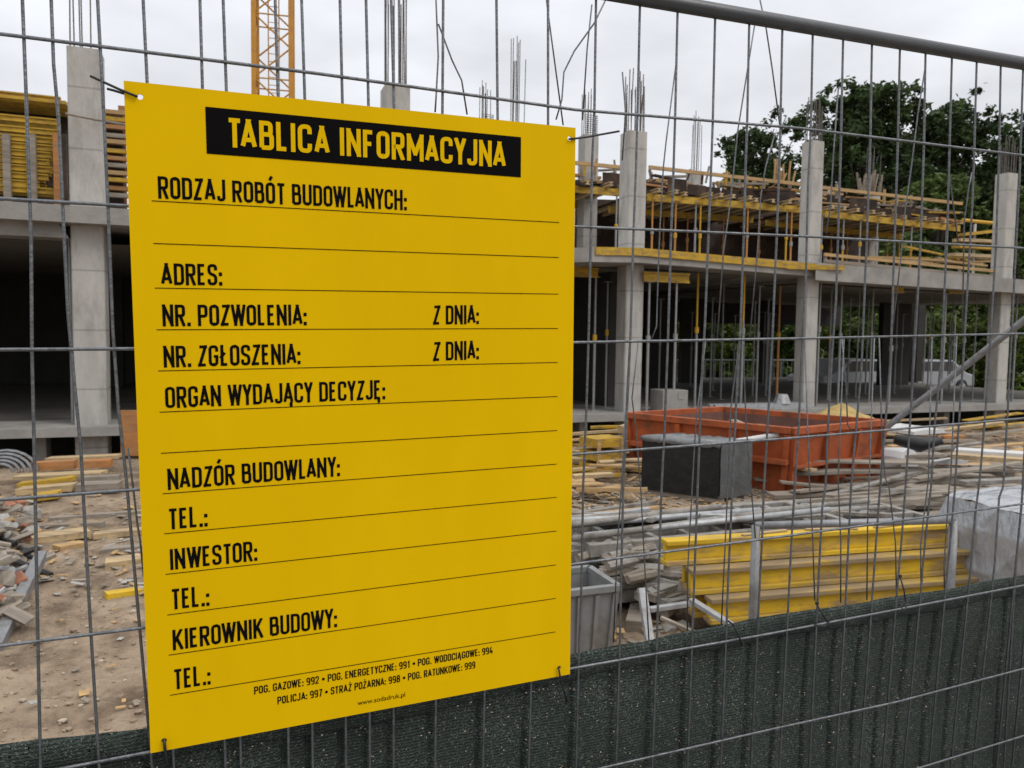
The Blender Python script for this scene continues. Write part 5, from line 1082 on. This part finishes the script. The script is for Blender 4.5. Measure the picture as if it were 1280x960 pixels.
def ribbon(mb, P, t, z, closed=False, box=None):
    n = len(P); P = [V(p) for p in P]
    sharp = [(0 < i < n - 1) and not closed and (P[i] - P[i-1]).normalized().dot((P[i+1] - P[i]).normalized()) < -.05 for i in range(n)]
    runs, cur = [], [0]
    for i in range(1, n):
        cur.append(i)
        if sharp[i]: runs.append(cur); cur = [i]
    runs.append(cur)
    for q_, run in enumerate(runs):
        Q = [P[i].copy() for i in run]; zz = z + .00003 * q_
        for e_ in (0, -1):
            if sharp[run[e_]]:
                d = (Q[0] - Q[1]) if e_ == 0 else (Q[-1] - Q[-2]); d.normalize()
                edge = box and (Q[e_].y < box[1] + t or Q[e_].y > box[3] - t); Q[e_] = Q[e_] + d * (t * 1.0 if edge else t * .3)
        m = len(Q); L_, R_ = [], []
        for i in range(m):
            p = Q[i]; a = Q[i-1] if (i or closed) else None; c = Q[(i+1) % m] if (i < m - 1 or closed) else None
            d1 = (p - a).normalized() if a is not None else None; d2 = (c - p).normalized() if c is not None else None
            d1 = d1 or d2; d2 = d2 or d1
            n1, n2 = V((-d1.y, d1.x)), V((-d2.y, d2.x)); m_ = (n1 + n2).normalized(); k = 1 / max(.62, m_.dot(n1)); L_.append(p + m_ * t/2 * k); R_.append(p - m_ * t/2 * k)
        for i in range(m if closed else m - 1):
            j = (i + 1) % m; poly = [tuple(L_[i]), tuple(R_[i]), tuple(R_[j]), tuple(L_[j])]
            if box:
                for a_, v_, s_ in ((0, box[0], 1), (1, box[1], 1), (0, box[2], -1), (1, box[3], -1)):
                    if poly: poly = clip(poly, a_, v_, s_)
            if len(poly) > 2: mb.add([(x, y, zz) for x, y in poly], [tuple(range(len(poly)))])
def fillet(P, closed, mp, rbase):
    Q = [mp(p) for p in P]; out_ = []; n = len(P)
    for i in range(n):
        r = (P[i][2] if len(P[i]) > 2 else 0) * rbase
        if r == 0 or (not closed and i in (0, n - 1)): out_.append(Q[i]); continue
        a, p, c = V(Q[i-1]), V(Q[i]), V(Q[(i+1) % n]); r = min(r, (a - p).length * .5, (c - p).length * .5)
        s0, s1 = p + (a - p).normalized() * r, p + (c - p).normalized() * r
        for k in range(6): u = k / 5; out_.append(tuple(s0 * (1-u)**2 * 1 + p * 2*u*(1-u) + s1 * u*u) if False else tuple(s0 * (1-u)**2 + p * (2*u*(1-u)) + s1 * u**2))
    return out_
def text(name, s, left, right, h, parent, m, z, t=.165, gap=.085, slope=True):
    (x0, y0), (x1, y1) = left, right; mb = MB()
    KERN = {'TA': -.13, 'LA': -.09, 'AC': -.02, 'CY': -.03, 'YJ': -.05, 'NA': -.03, 'DA': -.02, 'ZA': -.01, 'AJ': .0, 'LI': 0, 'WY': -.07, 'YD': -.03, 'AN': -.03, 'NY': -.03, 'YC': -.04, 'DY': -.03, 'YZ': -.03, 'JĄ': -.03, 'ĄC': -.02, 'MA': -.03, 'RA': -.02, 'IA': -.03, 'OW': -.05, 'WL': -.03, 'WO': -.05, 'ZW': -.03, 'WE': -.03, 'WN': -.03, 'WY:': 0, 'EY': -.03, 'GA': -.02, 'TO': -.03, 'A:': -.03, 'Y:': -.05}
    kn = [KERN.get(s[i:i+2], 0) for i in range(len(s))]
    tot = sum(G[c][0] + gap for c in s) + sum(kn) - gap; sx = (x1 - x0) / (tot * h)
    x = 0
    for ci, c in enumerate(s):
        wd, strokes = G[c]
        for k, st in enumerate(strokes):
            closed = st[-1] == 'c'; st2 = st[:-1] if closed else st
            def mp(p):
                cl = lambda v_, lo, hi: v_
                iw = max(wd - t, 0); gx = x + (wd/2 if iw <= 0.01 else t/2 + p[0] * iw); gy = t/2 + p[1] * (1 - t)
                if p[1] <= -.1 and p[1] > -.15: gy = 0
                if p[1] >= 1.08 and p[1] <= 1.1: gy = 1
                return (gx * h * sx, gy * h)
            if c in '.:': 
                yy = st2[0][1]; by = 0 if yy < 0 else .44; tt = .17; mb.add([((x + wd/2 - tt/2) * h * sx, by * h, z), ((x + wd/2 + tt/2) * h * sx, by * h, z), ((x + wd/2 + tt/2) * h * sx, (by + tt) * h, z), ((x + wd/2 - tt/2) * h * sx, (by + tt) * h, z)], [(0, 1, 2, 3)]); continue
            if c == '*':
                mb.add([((x + wd/2 + .19 * math.cos(R(30*q))) * h * sx, (.47 + .19 * math.sin(R(30*q))) * h, z) for q in range(12)], [tuple(range(12))]); continue
            ribbon(mb, fillet(st2, closed, mp, .11 * h), t * h * min(1.06, max(.85, sx)), z + .00012 * k, closed, None if c in 'ÓŁĄĘŻ' and k >= len(strokes) - 1 else (x * h * sx - .0004, 0, (x + wd) * h * sx + .0004, h))
        x += wd + gap + kn[ci]
    sl2 = (y1 - y0) / (x1 - x0) if slope else 0
    mb.v = [(x0 + v_[0], (y0 + y1) / 2 + v_[1] + sl2 * (v_[0] - (x1 - x0) / 2), v_[2]) for v_ in mb.v]
    return mb.build(name, m, parent)
hpx = lambda a, c: fen(*a)[1] - fen(*c)[1]
text('lettering', 'TABLICA INFORMACYJNA', fen(285, 184), fen(632, 210), (yb - ya) * .635, band, M['sign_yellow'], Z2, .155, .085)
HT = hpx((198, 220), (198, 248.3))
rows = [('RODZAJ ROBÓT BUDOWLANYCH:', (198, 248.2), (508.5, 263)), ('ADRES:', (201.5, 356.5), (278, 357)), ('NR. POZWOLENIA:', (203.5, 408), (383.5, 406.6)), ('Z DNIA:', (541.5, 406), (598.5, 405)), ('NR. ZGŁOSZENIA:', (205, 459.5), (375.7, 455.2)), ('Z DNIA:', (541.5, 451.5), (598.5, 449)),
        ('ORGAN WYDAJĄCY DECYZJĘ:', (207, 510.5), (481.5, 499)), ('NADZÓR BUDOWLANY:', (210, 612.5), (425, 595)), ('TEL.:', (211, 662), (259.7, 657.8)), ('INWESTOR:', (213, 712.5), (321.8, 700.7)), ('TEL.:', (214.5, 762), (262, 757)), ('KIEROWNIK BUDOWY:', (216.3, 813), (421.4, 783.5)), ('TEL.:', (217.5, 862), (263.4, 855.2))]
for s, a, c in rows: text('lettering', s, fen(*a), fen(*c), HT, sgn, M['ink'], Z1, .155, .08)
HS2 = hpx((318, 858), (318, 867.7))
text('lettering', 'POG. GAZOWE: 992 * POG. ENERGETYCZNE: 991 * POG. WODOCIĄGOWE: 994', fen(317.8, 868), fen(616, 816.5), HS2, sgn, M['ink'], Z1, .15, .09)
text('lettering', 'POLICJA: 997 * STRAŻ POŻARNA: 998 * POG. RATUNKOWE: 999', fen(346.9, 880.5), fen(594, 835), HS2, sgn, M['ink'], Z1, .15, .09)
cu = bpy.data.curves.new('web_address', 'FONT'); cu.body = 'www.sodadruk.pl'; cu.size = 1
to = bpy.data.objects.new('tmp', cu); COL.objects.link(to); bpy.context.view_layer.update()
me = bpy.data.meshes.new_from_object(to.evaluated_get(bpy.context.evaluated_depsgraph_get())); bpy.data.objects.remove(to)
pL, pR = fen(447, 882), fen(506.3, 870.2); xsn = [v_.co.x for v_ in me.vertices]; k = (pR[0] - pL[0]) / (max(xsn) - min(xsn))
for v_ in me.vertices: v_.co = V((pL[0] + (v_.co.x - min(xsn)) * k, (pL[1] + pR[1]) / 2 + v_.co.y * k, Z1))
me.materials.clear(); me.materials.append(M['ink']); wo = bpy.data.objects.new('lettering', me); COL.objects.link(wo); wo.parent = sgn

# ------------------------------------------------------------------ cable ties
def tie(label, pts, offs, r=.0016, extra=(), head=True):
    t = empty('cable_tie', label, 'cable tie', group='black cable ties'); t.matrix_world = MF
    b = MB(); P = [fen(x, y, o) for (x, y), o in zip(pts, offs)]; b.tube([V((p[0], p[1], -o)) for p, o in zip(P, offs)], r, 6); b.build('strap', M['black'], t, smooth=True)
    for ps, os_ in extra:
        b = MB(); P = [fen(x, y, o) for (x, y), o in zip(ps, os_)]; b.tube([V((p[0], p[1], -o)) for p, o in zip(P, os_)], r, 6); b.build('tail', M['black'], t, smooth=True)
    if not head: return
    c = pts[-1]; p = fen(c[0], c[1], offs[-1]); offs = [offs[-1]]; b = MB(); b.box((p[0] - .003, p[1] - .003, -offs[0] - .002), (p[0] + .003, p[1] + .003, -offs[0] + .003)); b.build('lock_head', M['black'], t)
tie('black cable tie with a long tail at the top left hole of the sign', [(172, 121), (150, 112), (126, 101), (113, 95)], (-.004, -.003, .02, .024), .0019, [([(155, 117), (142, 113), (134, 111)], (.006, .012, .014))], False)
tie('black cable tie with a long tail at the top right hole of the sign', [(711, 174), (720, 173), (735, 171), (774, 164)], (-.003, -.003, .004, .012), .0019, (), False)
tie('short black cable tie at the bottom left hole of the sign', [(205, 924), (206, 935), (209, 952), (211, 968)], (-.004, -.006, .004, .022), .0024)
tie('short black cable tie at the bottom right hole of the sign', [(698, 834), (700, 845), (703, 858), (709, 878)], (-.004, -.005, .004, .02), .0018)
tie('black cable tie around the net hem below the barrier post', [(918, 782), (922, 792), (928, 805)], (.004, .002, .008), .0022, [([(918, 782), (910, 776)], (.004, .012))])
tie('black cable tie around the net hem between two upright wires, left of the tall tie', [(1034, 777), (1025, 763), (1021, 754)], (.0, .006, .014), .0018, [([(1018, 781), (1030, 783), (1037, 776)], (-.002, -.004, .0))])
tie('tall black cable tie on the net hem in front of the bottom yellow beam', [(1132, 752), (1130, 738), (1125, 720)], (.0, .006, .014), .0018, [([(1125, 757), (1131, 764), (1134, 752)], (.004, -.002, .0))])
